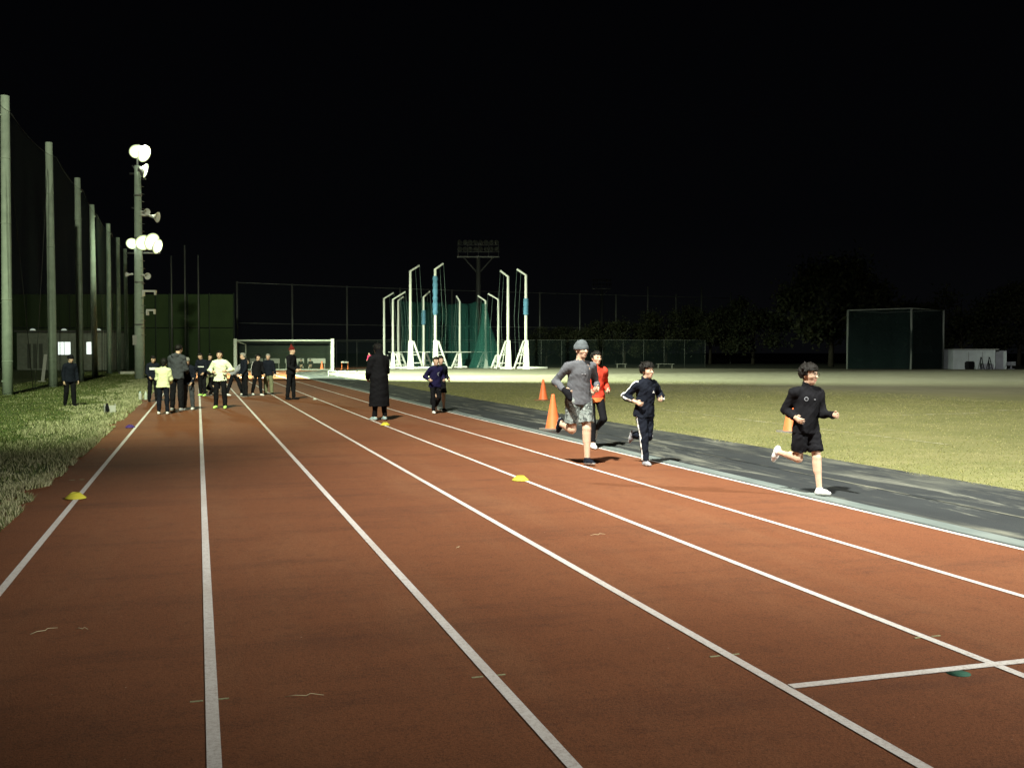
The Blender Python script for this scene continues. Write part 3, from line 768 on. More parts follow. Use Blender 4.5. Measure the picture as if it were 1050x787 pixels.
def horn(a, d, ln=.75, r=.26, name='horn_speaker'):
    d = d.normalized()
    return MB().lathe([(.06, 0), (.07, ln*.25), (.05, ln*.25), (.06, ln*.5), (.12, ln*.8), (r, ln), (r*.96, ln), (.10, ln*.78)], 18, a, d).build(name, M_WST, fl)
horn(PL(147, 220), Vector((.9, -.45, -.18)), 1.0, .30); horn(PL(146, 217), Vector((.5, -.75, -.1)), .7, .20); horn(PL(147.5, 282), Vector((.5, -.8, -.15)), .55, .20); horn(PL(137.5, 281), Vector((-.8, -.3, -.1)), .4, .14)
for px, py, w in ((154, 298.5, .75), (155.5, 318, .45)):
    a = PL(px, py, .1); o = MB().box(a, (w, .30, .10), rz=-YAW).box(a+Vector((-w*.42, 0, -.16)), (.08, .28, .26), rz=-YAW).box(a+Vector((w*.42, -.1, -.13)), (.06, .24, .2), rz=-YAW).build('bracket', M_WST, fl)
MB().box(PL(139, 348.5, .2), (.30, .22, .55), rz=-YAW).build('switch_box', mat('box_grey', (.42, .42, .38), .6), fl)
tag(MB().box(G(131, 383.5)+Vector((0, 0, .09)), (1.1, .9, .2), rz=.2).build('concrete_block', mat('block_concrete', (.45, .44, .38), .9, .2, 6)), 'flat pale concrete block in the grass beside the floodlight pole', 'concrete block')

# ================================================================== hut with lit windows behind the ball net
hb = D(65, 88)
hut = empty('clubhouse', hb, 'low flat-roofed pale hut with two lit windows behind the ball net', 'hut', None, -YAW)
zt = HT(hb, 339.5); k = 88/1050
M_HUT = mat('hut_panel', (.36, .39, .33), .8, .12, 3)
MB().box((0, 2, zt/2-.05), (95*k, 4, zt-.1)).build('wall', M_HUT, hut)
MB().box((0, 1.9, zt), (97*k, 4.5, .14)).build('roof', mat('hut_roof', (.15, .15, .14), .7), hut)
WIN = mat('lit_window', (.9, .95, .9), emit=((.9, 1.0, .93), 1.5))
for x0, x1, y0, y1 in ((60, 72.5, 350.5, 363.5), (89, 96, 350.5, 363)):
    xa, xb = (x0-65)*k, (x1-65)*k; za, zb = HT(hb, y1), HT(hb, y0)
    w = MB().box(((xa+xb)/2, -.015, (za+zb)/2), (xb-xa+.14, .06, zb-za+.14)).build('window', mat('aluminium', (.4, .41, .4), .4, metal=.5), hut)
    MB().box(((xa+xb)/2, -.055, (za+zb)/2), (xb-xa, .02, zb-za)).build('pane', WIN, w)
    if x1-x0 > 10: MB().box(((xa+xb)/2, -.075, (za+zb)/2), (.05, .02, zb-za)).build('mullion', mat('aluminium', (.4, .41, .4)), w)
for px in (30, 36, 42): MB().box(((px-65)*k, -.03, 1.2), (.30, .05, 2.1)).build('door', mat('hut_door', (.14, .15, .13), .7), hut)
for px in (35, 67, 102):
    MB().lathe([(0, .16), (.14, .13), (.22, .05), (.24, 0), (0, 0)], 14, ((px-65)*k, -.2, zt+.07)).build('roof_lamp', mat('dim_lamp', (.8, .85, .8), emit=((.85, 1, .85), .45)), hut)

# ================================================================== green windbreak screen and slim poles at the end of the straight
M_SCR, nt, b = shader('windbreak_mesh')
c = ramp(nt, nz(nt, .6, 6, rough=.65), [(.3, (.034, .064, .022)), (.7, (.054, .092, .032))])
nt.links.new(c, b.inputs['Base Color']); b.inputs['Roughness'].default_value = .9; bump(nt, b, nz(nt, 2.2, 4), .5, .06)
sb = D(195, 97); scr = empty('windbreak_fence', sb, 'high green mesh windbreak screen closing the end of the straight', 'screen fence', None, -YAW)
k = 97/1050; zt = HT(sb, 300.5)
xs = [-60, -38, -16, 6, 28, 50, 72, 94, 116, 138, 160, 174, 193, 215, 240]
for a, b_ in zip(xs, xs[1:]):
    xa, xb = (a-195)*k, (b_-195)*k
    m = MB(); m.box(((xa+xb)/2, 0, zt*.27), (xb-xa-.13, .05, zt*.53)); m.box(((xa+xb)/2, 0, zt*.765), (xb-xa-.13, .05, zt*.44)); m.build('screen_panel', M_SCR, scr)
    MB().tube([(xb, .05, 0), (xb, .05, zt)], .045, 8).build('post', mat('dark_post', (.05, .07, .05), .6), scr)
for px, py, lb in ((176.5, 262, 'leftmost of three slim poles above the green screen'), (190.3, 251.5, 'tallest of three slim poles above the green screen, in the middle'), (204, 261.5, 'rightmost of three slim poles above the green screen')):
    p = D(px, 96.2); tag(MB().tube([(0, 0, 0), (0, 0, HT(p, py))], [.085, .065], 10).build('slim_pole', M_DKST, None, p), lb, 'pole', 'slim poles at the end of the straight')

# ================================================================== tall back fence
pxs = [243.5, 300, 356, 410.5, 463.5, 511, 553.5, 594.5, 631.5, 664, 693, 719, 749]
dist = [108+(px-243.5)*.0615 for px in pxs]
pts = [D(a, d) for a, d in zip(pxs, dist)]
bf = empty('back_fence', pts[0], 'tall steel-framed net fence running behind the goal and the throwing cage', 'net fence')
o0 = pts[0]; hts = [8.85]*9+[9.7, 8.9, 10.2, 9.6]
for p, h_ in zip(pts, [8.95]*9+[10.1, 9.2, 10.2, 9.6]): MB().tube([p-o0, p-o0+Vector((0, 0, h_))], .10, 10).build('post', M_DKST, bf)
rl = MB()
for z in (8.85, 4.6, 2.75): rl.tube([p-o0+Vector((0, 0, z)) for p in pts], .04, 6)
rl.build('rail', M_DKST, bf)
net_sheet([p-o0+Vector((0, 0, 8.85)) for p in pts], .05, 0, 6, .04, 4, 6).build('net', N_BACK, bf)
# low wire fence in front of it
lf_p = [D(345+21*i, 103.5) for i in range(19)]
lf = empty('wire_fence', lf_p[0], 'low wire fence on thin posts behind the white throwing cage', 'wire fence'); o0 = lf_p[0]
zt = HT(lf_p[0], 348.5)
M_WIRE = mat('fence_wire', (.06, .065, .06), .6)
for p in lf_p: MB().tube([p-o0, p-o0+Vector((0, 0, zt))], .03, 6).build('post', M_WIRE, lf)
MB().tube([p-o0+Vector((0, 0, zt)) for p in lf_p], .028, 6).build('rail', M_WIRE, lf)
net_sheet([p-o0+Vector((0, 0, zt)) for p in lf_p], .05, 0, 4, .01, 5, 2).build('mesh', net_mat('wire_mesh', (.035, .06, .06), .09), lf)

# ================================================================== goal
gb = D(291.5, 85); k = 85/1050; zt = HT(gb, 349.0)
M_GOAL = mat('goal_paint', (.33, .35, .31), .6, .08, 5); goal = empty('goal', gb, 'white goal frame standing on the end of the straight behind the group', 'goal', None, -YAW)
xl, xr = (241.5-291.5)*k, (341-291.5)*k
for x in (xl, xr): MB().box((x, 0, zt/2+.06), (.26, .20, zt+.2)).build('post', M_GOAL, goal)
MB().tube([(xl+.13, 0, zt), (xr-.13, 0, zt)], 0.075, 10).build('crossbar', M_GOAL, goal)
bk = MB()
for x, o in ((xl, .45), (xr, -.42)):
    bk.tube([(x+o, 1.5, 0), (x+o, 1.5, zt-.3), (x, .1, zt-.05)], .06, 8); bk.tube([(x, .1, .06), (x+o, 1.5, .06)], .05, 8)
bk.tube([(xl+.45, 1.5, .06), (xr-.42, 1.5, .06)], .05, 8)
bk.build('rear_frame', M_GOAL, goal)
net_sheet([Vector((xl, .1, zt-.05)), Vector((xr, .1, zt-.05))], .1, .05, 6, .12, 8, 20).build('net', net_mat('goal_net', (.05, .07, .05), .16), goal).location = (0, .7, 0)

# white boards behind the goal
M_BOARD = mat('white_board', (.42, .43, .39), .7, .08, 5)
for x0, x1, lb in ((256, 270, 'long white board left of the dark gap behind the goal'), (271, 287, 'long white board directly left of the narrow board behind the goal'), (292, 295.5, 'narrow white board in the middle behind the goal'), (303.5, 312, 'short white board between two dark gaps behind the goal'), (315, 334, 'long white board at the right end behind the goal')):
    p = D((x0+x1)/2, 95); w = (x1-x0)*95/1050; z0, z1 = HT(p, 372.2), HT(p, 367.3)
    o = MB().box((0, 0, (z0+z1)/2), (w-.05, .06, z1-z0))
    for s in (-1, 1): o.box((s*(w/2-.12), .06, z0/2+.1), (.06, .05, z0+.3)); o.box((s*(w/2-.12), .06, .02), (.08, .5, .05))
    o = o.build('board', M_BOARD, None, p); o.rotation_euler.z = -YAW; tag(o, lb, 'board', 'white boards behind the goal')

# low white practice hurdles at the end of the field
hm = MB(); hm.box((0, 0, .33), (.50, .03, .06))
for s in (-1, 1): hm.tube([(s*.26, 0, .34), (s*.26, 0, .02), (s*.26, -.22, .02)], .018, 6)
for i, px in enumerate((341, 351, 361, 371, 381.5)):
    p = G(px, 385.5+.35*i)
    if i == 0: hu = hm.build('practice_hurdle', mat('hurdle_grey', (.34, .36, .33), .6))
    else: hu = hu.copy(); COL.objects.link(hu)
    hu.location = p; hu.rotation_euler.z = -YAW-.05
    tag(hu, ['low white practice hurdle at the left end of the row', 'second low white practice hurdle from the left of the row', 'low white practice hurdle in the middle of the row', 'low white practice hurdle two places left of the person in the long coat', 'low white practice hurdle next to the person in the long coat'][i], 'hurdle', 'row of low practice hurdles')
p = D(353.5, 90); hh = empty('hurdle', p, 'track hurdle with white bar and orange legs beyond the low practice hurdles', 'hurdle', None, -YAW)
MB().box((0, 0, .66), (.66, .03, .14)).build('bar', M_BOARD, hh)
for s in (-1, 1): MB().tube([(s*.27, 0, .6), (s*.27, 0, .03), (s*.27, -.5, .03)], .04, 8).build('leg', ORANGE, hh)

# ================================================================== throwing cage
M_CW = mat('cage_white', (.72, .72, .70), .45, .04, 4); M_SLEEVE = mat('sleeve_blue', (.09, .22, .36), .8, .2, 5)
cb = D(468, 97); cage = empty('throwing_cage', cb, 'white-posted throwing cage with green net hanging behind at the far end of the field', 'throwing cage')
def rel(p): return p-cb
cposts = [(394, 306, 404, 300, 97, None, 0), (403, 307, 416, 299, 95, None, 1), (408.5, 308, 414, 304, 99, None, 1), (421, 278, 430.5, 272, 93.5, None, 2), (434.5, 304.5, 441, 298.5, 97.5, (318, 333), 1), (446.5, 276, 455, 270, 92, (283, 323), 2),
          (471.5, 309, 468, 303, 100, None, 1), (498, 308.5, 490, 303, 98, None, 1), (511, 307, 500.5, 301, 96, None, 0), (521, 283.5, 513, 277.5, 93, None, 2), (539.3, 282, 530, 276, 91.5, (306, 323), 2)]
for ex, ey, tx, ty, d, sl, base in cposts:
    p = D(ex, d); q = D(tx, d); z1, z2 = HT(p, ey), HT(q, ty); r = .14 if base == 2 else .11
    o = rel(p)
    ps = MB().tube([o+Vector((0, 0, .05)), o+Vector((0, 0, z1*.55)), o+Vector((0, 0, z1)), rel(q)+Vector((0, 0, z2))], [r, r, r*.85, r*.7], 10).build('post', M_CW, cage)
    b_ = MB(); bh = {0: 1.3, 1: 1.5, 2: 2.6}[base]; w = {0: .45, 1: .55, 2: .8}[base]
    sd = 1 if ex < 470 else -1
    b_.box(o+Vector((0, -.05, bh/2)), (.62*w+.12, .34, bh), rz=-YAW, taper=.62)
    ft = o+Vector((sd*(w*1.25+.15), -.1, .05)); tpz = o+Vector((sd*.24, -.1, bh-.06))
    b_.tube([ft, tpz], .10, 8); b_.tube([o+Vector((sd*.5*w, .8, .05)), o+Vector((sd*.1, .1, bh))], .07, 6)
    for t in (.2, .5): b_.tube([ft.lerp(tpz, t), o+Vector((sd*.1, -.1, ft.lerp(tpz, t).z-o.z))], .055, 6)
    b_.box(o+Vector((0, 0, .10)), (w*2.6, .28, .14), rz=-YAW)
    b_.build('base_frame', M_CW, ps)
    if sl:
        za, zb = HT(p, sl[1]), HT(p, sl[0]); n_ = 14
        pts_ = [o+Vector((0, 0, za+(zb-za)*t/n_)) for t in range(n_+1)]
        MB().tube(pts_, [r+.05+.07*abs(math.sin(t*1.3))*(1 if t % 7 else .3) for t in range(n_+1)], 12).build('net_sleeve', M_SLEEVE, ps)
    rp = MB()
    for t in (.55, 1.0):
        tp_ = o.lerp(rel(q), t)+Vector((0, 0, z1+(z2-z1)*t)); rp.tube([tp_, tp_+Vector((.25*sd, 0, -z1*.5)), tp_+Vector((.1*sd, 0, -z1+.5))], .016, 5)
    rp.build('rope', mat('rope', (.10, .14, .13), .8), ps)
bm_ = MB()
for x0, x1, y, d in ((397, 432, 376, 95.5), (428, 463, 376.2, 92), (527, 561, 376.2, 91.5)):
    a, b_ = rel(D(x0, d)), rel(D(x1, d)); bm_.tube([a+Vector((0, -.15, .14)), b_+Vector((0, -.15, .14))], .11, 8)
a, b_ = rel(D(398, 99)), rel(D(512, 100)); bm_.tube([a+Vector((0, 0, 1.55)), b_+Vector((0, 0, 1.55))], .045, 6)
bm_.build('ground_beam', M_CW, cage)
tops = [(410, 306, 99), (421, 308, 100), (434, 308, 101), (452, 310, 102), (471, 310, 102.5), (488, 309, 102), (497, 308, 100)]
tn = [rel(D(x, d))+Vector((0, 0, HT(D(x, d), y))) for x, y, d in tops]
net_sheet(tn, .05, .2, 12, .22, 9, 10).build('net', N_CAGE, cage)
g2 = MB(); a = rel(D(500, 97)); top_ = a+Vector((-.3, 0, HT(D(500, 97), 312)))
cone = []
for i in range(15):
    t = i/14; zc = top_.z*(1-t); w = .25+1.7*t**1.6
    cone.append((w, zc))
n_ = 28; vs = []
for w, zc in cone:
    for kx in range(n_):
        an = 2*math.pi*kx/n_; ww = w*(1+.16*math.sin(kx*2.9)+.1*math.sin(kx*5.3)); vs.append((top_.x+ww*math.cos(an)+(.35*(1-zc/top_.z)), top_.y+ww*.5*math.sin(an), zc+.03))
g2.add(vs, [(i*n_+q, i*n_+(q+1) % n_, (i+1)*n_+(q+1) % n_, (i+1)*n_+q) for i in range(14) for q in range(n_)], True)
g2.build('lowered_net', N_CAGE, cage)

# ================================================================== far floodlight towers (not lit)
M_TWR = mat('tower_steel', (.24, .25, .25), .5, metal=.4); M_REF = mat('reflector_glass', (.8, .82, .8), .12, metal=.9)
def tower(px, dist, top, row, width, ycross, label, lamps_n):
    p = D(px, dist); k = dist/1050; t = empty('floodlight_tower', p, label, 'floodlight tower', 'unlit floodlight towers', -YAW)
    zc = HT(p, ycross); w = width*k
    MB().tube([(0, 0, 0), (0, 0, zc*.5), (0, 0, zc)], [.42, .34, .26], 12).build('pole', M_TWR, t)
    f_ = MB(); f_.box((0, 0, zc), (w, .5, .14))
    for s in (-1, 1): f_.tube([(0, 0, zc-2.0*w/5), (s*w*.36, 0, zc)], .09, 8)
    zr = [HT(p, y) for y in row]
    for z in zr: f_.tube([(-w/2, 0, z-.35), (w/2, 0, z-.35)], .05, 6)
    for s in (-.48, -.25, 0, .25, .48): f_.tube([(s*w, 0, zc), (s*w, 0, zr[0])], .04, 6)
    f_.build('lamp_frame', M_TWR, t)
    for z in zr:
        for i in range(lamps_n):
            x = -w/2+w*(i+.5)/lamps_n; dv = Vector((random.uniform(-.5, .5), -.8, -.45)).normalized(); r = .30*w/5
            h_ = MB().lathe([(.1*r, -r), (.4*r, -.9*r), (.7*r, -.3*r), (r, 0), (1.03*r, .06*r)], 14, (x, -.15, z), dv).build('lamp_head', M_TWR, t)
            MB().lathe([(r*.97, .02), (0, .05)], 14, (x, -.15, z), dv).build('lens', M_REF, h_)
tower(490.5, 130, 247, (248.5, 255.5), 43, 263.5, 'unlit floodlight tower rising behind the white throwing cage', 8)
tower(617, 205, 285, (287, 291.5), 20, 296, 'distant unlit floodlight tower above the trees right of the cage', 6)

# ================================================================== dark net cage and shed on the right
k = 92/1050; rb = D(868.5, 92)
rc = empty('net_cage', rb, 'dark green net cage with pale posts in front of the right-hand trees', 'net cage')
cp = [D(869, 92), D(934, 91), D(967, 96)]; bkp = D(905, 97.5)
tops = [HT(cp[0], 318), HT(cp[1], 316), HT(cp[2], 318)]
for p, z in zip(cp, tops): MB().tube([p-rb, p-rb+Vector((0, 0, z))], .10, 10).build('post', mat('cage_post', (.34, .38, .36), .6), rc)
MB().tube([p-rb+Vector((0, 0, z)) for p, z in zip(cp, tops)], .05, 8).tube([cp[0]-rb+Vector((0, 0, tops[0])), bkp-rb+Vector((0, 0, tops[0])), cp[2]-rb+Vector((0, 0, tops[2]))], .05, 8).build('rail', mat('cage_post', (.3, .3, .3)), rc)
net_sheet([p-rb+Vector((0, 0, z-.03)) for p, z in zip(cp, tops)], .03, .05, 8, .12, 12, 10).build('net', N_DARK, rc)
net_sheet([p-rb+Vector((0, 0, z-.03)) for p, z in ((cp[0], tops[0]), (bkp, tops[0]), (cp[2], tops[2]))], .03, .05, 8, .12, 13, 10).build('net', N_DARK, rc)
p = D(999, 92); sh = empty('storage_shed', p, 'white flat-topped storage shed at the right edge of the field', 'shed', None, -YAW-R(4))
zt = HT(p, 358.5); M_SHED = mat('shed_white', (.40, .43, .50), .7, .1, 2)
MB().box((0, 1.2, zt/2), (42*k, 2.4, zt)).build('wall', M_SHED, sh)
MB().box((.1, 1.2, zt+.04), (42*k+.3, 2.7, .08)).build('roof', mat('shed_roof', (.25, .25, .27), .7), sh)
MB().box((42*k/2+.62, 1.5, zt*.48), (1.22, 1.8, zt*.96)).build('side_room', M_SHED, sh)
MB().box((-.5, -.012, zt*.45), (.03, .02, zt*.9)).box((.7, -.012, zt*.45), (.03, .02, zt*.9)).build('door', mat('shed_seam', (.2, .2, .22)), sh)
p = D(994.5, 90.8); tag(MB().box((0, 0, .42), (.65, .5, .5)).box((0, 0, .09), (.6, .45, .16)).box((0, -.02, .70), (.5, .4, .06)).build('equipment_box', BLACK, None, p), 'black equipment box standing against the white shed', 'box')
for px, lb in ((1006, 'dark A-frame stand against the white shed, beside the black box'), (1014.5, 'dark A-frame stand nearest the corner of the white shed')):
    p = D(px, 90.6); m = MB()
    for s in (-1, 1): m.tube([(s*.24, -.15, 0), (s*.03, 0, 1.1)], .035, 6)
    m.tube([(0, .35, 0), (0, 0, 1.1)], .03, 6); m.tube([(-.14, -.08, .5), (.14, -.08, .5)], .03, 6)
    tag(m.build('stand', BLACK, None, p), lb, 'stand', 'stands against the shed')
p = D(1037, 93); tag(MB().box((0, 0, .5), (.55, .5, .35)).box((0, 0, .16), (.1, .1, .32)).box((0, 0, .02), (.4, .4, .04)).build('utility_box', M_SHED, None, p), 'small pale box on a short stem right of the white shed', 'box')
for px, d, w, lb in ((637, 97.5, 1.0, 'low pale bench at the far field edge behind the running boy, left one'), (682, 97, 1.7, 'long low pale bench at the far field edge right of the tracksuit boy')):
    p = D(px, d); b0 = empty('bench', p, lb, 'bench', 'benches at the far field edge', -YAW)
    MB().box((0, 0, .42), (w, .38, .07)).build('seat', mat('bench_grey', (.10, .10, .09), .8), b0)
    for s in (-1, 1): MB().box((s*w*.38, 0, .19), (.09, .34, .38)).build('leg', mat('bench_grey', (.2, .2, .2)), b0)

# ================================================================== trees
M_LEAF = mat('leaf_dark', (.020, .026, .011), .7, .4, 1.5); M_LEAF2 = mat('leaf_olive', (.034, .036, .015), .7, .3, 1.5); M_BARK = mat('bark', (.035, .03, .022), .9, .3, 6)
def tree(px, dist, h, w, seed, label, n=9000, low=.15):
    p = D(px, dist); t = empty('tree', p, label, 'tree', 'trees beyond the field'); rg = np.random.RandomState(seed)
    tk = MB(); tk.tube([(0, 0, 0), (.1, .05, h*.25), (-.05, .1, h*.55), (.05, 0, h*.85)], [.028*h, .022*h, .014*h, .004*h], 9)
    cl = []
    for i in range(26):
        a = rg.rand()*6.28; e = rg.rand(); z = h*(low+.12+(.80-low)*e); r = w/2*math.sqrt(max(.05, 1-((e-.42)/.68)**2))*(.45+.5*rg.rand())
        c_ = np.array((r*math.cos(a), r*math.sin(a), z)); cl.append((c_, h*(.07+.07*rg.rand())))
        if i < 12: tk.tube([(0, 0, z*.55), tuple(c_*(.5, .5, .86)), tuple(c_)], [.010*h, .006*h, .002*h], 6)
    tk.build('trunk', M_BARK, t)
    m = n//26; C = np.concatenate([c_+rg.randn(m, 3)*(r, r, r*.75)*.74 for c_, r in cl])
    C[:, 2] = np.maximum(C[:, 2], h*low*.6)
    u = rg.randn(len(C), 3); u /= np.linalg.norm(u, axis=1)[:, None]; v = np.cross(u, rg.randn(len(C), 3)); v /= np.linalg.norm(v, axis=1)[:, None]
    s = (.12+.15*rg.rand(len(C), 1))*h/9
    V = np.stack([C-u*s, C+v*s*.5, C+u*s, C-v*s*.5], 1).reshape(-1, 3)
    link('crown', np_mesh('crown', V, np.arange(len(V)).reshape(-1, 4), False, (rg.rand(len(C)) < .4).astype(int)), [M_LEAF, M_LEAF2], t)
tree(852, 108, 11.4, 10.8, 1, 'broad dark tree left of the dark net cage, tallest of the trees', 16000)
tree(772, 128, 8.5, 9, 2, 'dark tree behind the field directly left of the tallest tree')
tree(728, 130, 7.6, 8.5, 3, 'dark rounded tree behind the field above the tracksuit boy')
tree(683, 128, 6.6, 8, 4, 'low dark tree in front of the back fence right of the grey beanie')
tree(640, 125, 5.6, 7, 5, 'low dark tree behind the field just right of the grey beanie')
tree(597, 124, 5.4, 7, 6, 'low dark tree behind the grey beanie by the back fence')
tree(560, 123, 4.6, 5.5, 7, 'smallest dark tree directly right of the throwing cage')
tree(915, 122, 7.5, 8, 8, 'dark tree behind the dark net cage, left half')
tree(985, 116, 8.6, 9, 9, 'thin dark tree rising behind the white storage shed')
tree(1045, 118, 9.6, 9, 10, 'dark tree at the right edge beyond the storage shed')

# ================================================================== cones and markers
M_CONE = mat('cone_orange', (.72, .16, .05), .5, .08, 8); M_YEL = mat('marker_yellow', (.54, .49, .05), .55, .08, 20); M_PUR = mat('marker_purple', (.06, .03, .16), .5)
def traffic_cone(p, label, h=.70, rz=0, thin=False):
    t = empty('traffic_cone', p, label, 'traffic cone', 'orange traffic cones', rz)
    MB().lathe([(.155*h/.7, .035), (.145*h/.7, .06), (.035, h-.03), (.028, h), (.018, h), (0, h-.01)], 24).build('cone', M_CONE, t)
    MB().box((0, 0, .019), (.40*h/.7, .40*h/.7, .034), taper=.97).build('base', mat('cone_base', (.20, .10, .05), .7) if thin else mat('cone_base_grey', (.16, .15, .13), .7), t)
traffic_cone(G(567, 440.5, .006), 'orange traffic cone on the black path, nearest the man in the grey beanie', .70, .3)
traffic_cone(G(557, 410.5), 'orange traffic cone out on the grass beyond the path', .68, .5, True)
traffic_cone(G(811, 443), 'orange traffic cone on the grass half hidden behind the bespectacled runner', .70, .1)
traffic_cone(D(330, 88), 'small far orange cone beside the goal, by the white boards', .78, 0)
def disc(p, m, label, r=.10, h=.055):
    o = MB().lathe([(r, .0), (r, .006), (r*.96, .009), (r*.42, h), (r*.36, h), (r*.36, h-.004), (r*.9, .002)], 28).build('marker_disc', m, None, p)
    tag(o, label, 'marker disc', 'saucer marker discs on the lane lines')
disc(G(77.5, 510.5, .010), M_YEL, 'yellow marker disc on the leftmost white line', .105, .06)
disc(G(533.5, 492, .010), M_YEL, 'yellow marker disc on the lane line in mid track')
disc(G(395, 435.5, .010), M_YEL, 'yellow marker disc by the feet of the person in the long coat')
disc(G(133.5, 438, .010), M_PUR, 'dark purple marker disc on the leftmost white line')
disc(G(323, 409.5, .010), M_BOARD, 'small white marker disc on the lane line beyond the long coat', .07, .05)
# bottles and boxes on the verge
def bottle(p, m, label, h=.24, r=.036, cap=None):
    t = empty('bottle', p, label, 'bottle', 'bottles on the grass verge')
    MB().lathe([(0, 0), (r, .0), (r*1.02, .02), (r, h*.45), (r*1.02, h*.68), (r*.62, h*.82), (r*.5, h*.86)], 18).build('body', m, t)
    MB().lathe([(r*.56, h*.86), (r*.56, h), (0, h)], 14).build('cap', cap or m, t)
pb = G(110, 424)
cs = empty('storage_box', pb+Vector((.05, .12, .004)), 'small open white box on the grass verge behind a black bottle', 'box', None, .2)
m = MB(); m.box((0, 0, .012), (.26, .16, .02)); 
for s in (-1, 1): m.box((s*.125, 0, .13), (.012, .16, .21)); m.box((0, s*.076, .11), (.236, .01, .17))
m.build('box_body', M_BOARD, cs)
bottle(pb+Vector((0, -.05, .004)), BLACK, 'black bottle in front of the small white box on the verge', .26, .045)
pb = G(146.5, 410)
bottle(pb+Vector((-.08, 0, .004)), M_BOARD, 'left of two pale bottles on the verge near the first lane line', .27, .05, TEAL)
bottle(pb+Vector((.09, .02, .004)), mat('bottle_pale', (.42, .48, .40), .4), 'right of two pale bottles on the verge near the first lane line', .28, .05, M_BOARD)
p = G(45.5, 391.5); o = MB().box((0, 0, .7), (.16, .10, 1.45), ry=R(7)).box((-.10, 0, .03), (.4, .3, .06)).build('leaning_board', M_BOARD, None, p); tag(o, 'pale leaning plank beside the second concrete pole', 'plank')

# ================================================================== people
def face(p, deg):
    """heading that turns deg from facing the camera toward the picture's right"""
    c = Vector((-p.x, -p.y)).normalized(); r = Vector((-c.y, c.x)); a = R(deg)
    return c*math.cos(a)+r*math.sin(a)
RUNNERS, WAIT = 'runners coming down the straight', 'people gathered at the far end of the lanes'
def ring(cx, cz, r0, r1, n=14):
    return [[(cx+r0*math.cos(a), cz+r0*math.sin(a)), (cx+r1*math.cos(a), cz+r1*math.sin(a)), (cx+r1*math.cos(b), cz+r1*math.sin(b)), (cx+r0*math.cos(b), cz+r0*math.sin(b))] for a, b in [(2*math.pi*i/n, 2*math.pi*(i+1)/n) for i in range(n)]]
RUN = dict(lean=7, twist=6)
ST = (0, 4, 2, True)
# bespectacled boy nearest the camera
p = G(843, 508.0, .018)
person('boy in black top and black shorts running nearest on the right, wearing glasses', p, (.10, -1), 1.38,
       dict(plant='L', lean=1, twist=-14, legL=(16, 1, 9, True, 6), legR=(-4, 1, 92, False, 5), armR=(-28, 14, 98, .25), armL=(4, 10, 86, -.15), hyaw=34, hpitch=3, curl=25),
       ('jacket', BLACK, .016, dict(collar=.055)), ('shorts', BLACK, .020), (WHITE, SOLE), ('messy', HAIR), None, RUNNERS, 1.14, .0075,
       logos=[('logo', ring(.055, .37, .020, .027), PGREY, 0), ('small_logo', [[(-.08, .355), (-.05, .36), (-.055, .37), (-.08, .366)]], PGREY, 0)], extras=[glasses], lift=.0)
# man in the grey beanie
p = G(604, 476.5, .01)
person('man in grey long-sleeved shirt, camouflage shorts and grey beanie, running', p, (.02, -1), 1.69,
       dict(plant='L', lean=5, twist=4, legL=(14, -1, 10, True, 4), legR=(2, 3, 98, False, 0), armR=(-26, 30, 92, .35), armL=(-22, 26, 98, .45), hyaw=14, curl=50),
       ('shirt', GREY, .011, dict(collar=0, wrinkle=.006)), ('shorts', CAMO, .022), (NAVY, SOLE), None, ('beanie', SLATE), RUNNERS, 1.0, .0075, 1.07,
       logos=[('logo', [[(-.035, .345), (-.008, .345), (-.008, .362), (-.035, .362)], [(.004, .345), (.032, .345), (.032, .362), (.004, .362)]], PGREY, 0)], extras=[glove('R')])
# woman in red
p = G(609, 460, .01)
person('runner in red jacket and black leggings close behind the man in the beanie', p, (.02, -1), 1.56,
       dict(plant='R', lean=5, twist=5, legR=(14, -1, 10, True), legL=(24, 3, 85, False), armR=(-20, 16, 90, .3), armL=(-16, 16, 92, .35), hyaw=6),
       ('jacket', [RED, ORANGE], .018, dict(hem=-.02)), ('leggings', BLACK, .005), (WHITE, SOLE), ('short', HAIR), None, RUNNERS, 1.0, .009)
# boy in striped tracksuit
p = G(663, 477.0, .01)
person('boy in dark tracksuit with white stripes on sleeves and trousers, running', p, (.22, -1), 1.37,
       dict(plant='R', lean=5, twist=-4, legR=(12, -2, 8, True), legL=(4, -3, 92, False), armR=(-30, 34, 98, .55), armL=(-12, 40, 100, .6), hyaw=14, curl=45),
       ('jacket', [NAVY, WHITE], .022, dict(stripe=1, collar=.05, wrinkle=.007, cuffR=.75)), ('trousers', [NAVY, WHITE], .017), (PGREY, SOLE), ('messy', HAIR), None, RUNNERS, 1.14, .0075,
       logos=[('logo', [[(-.11, .325), (-.055, .325), (-.082, .368)]], WHITE, 0)])
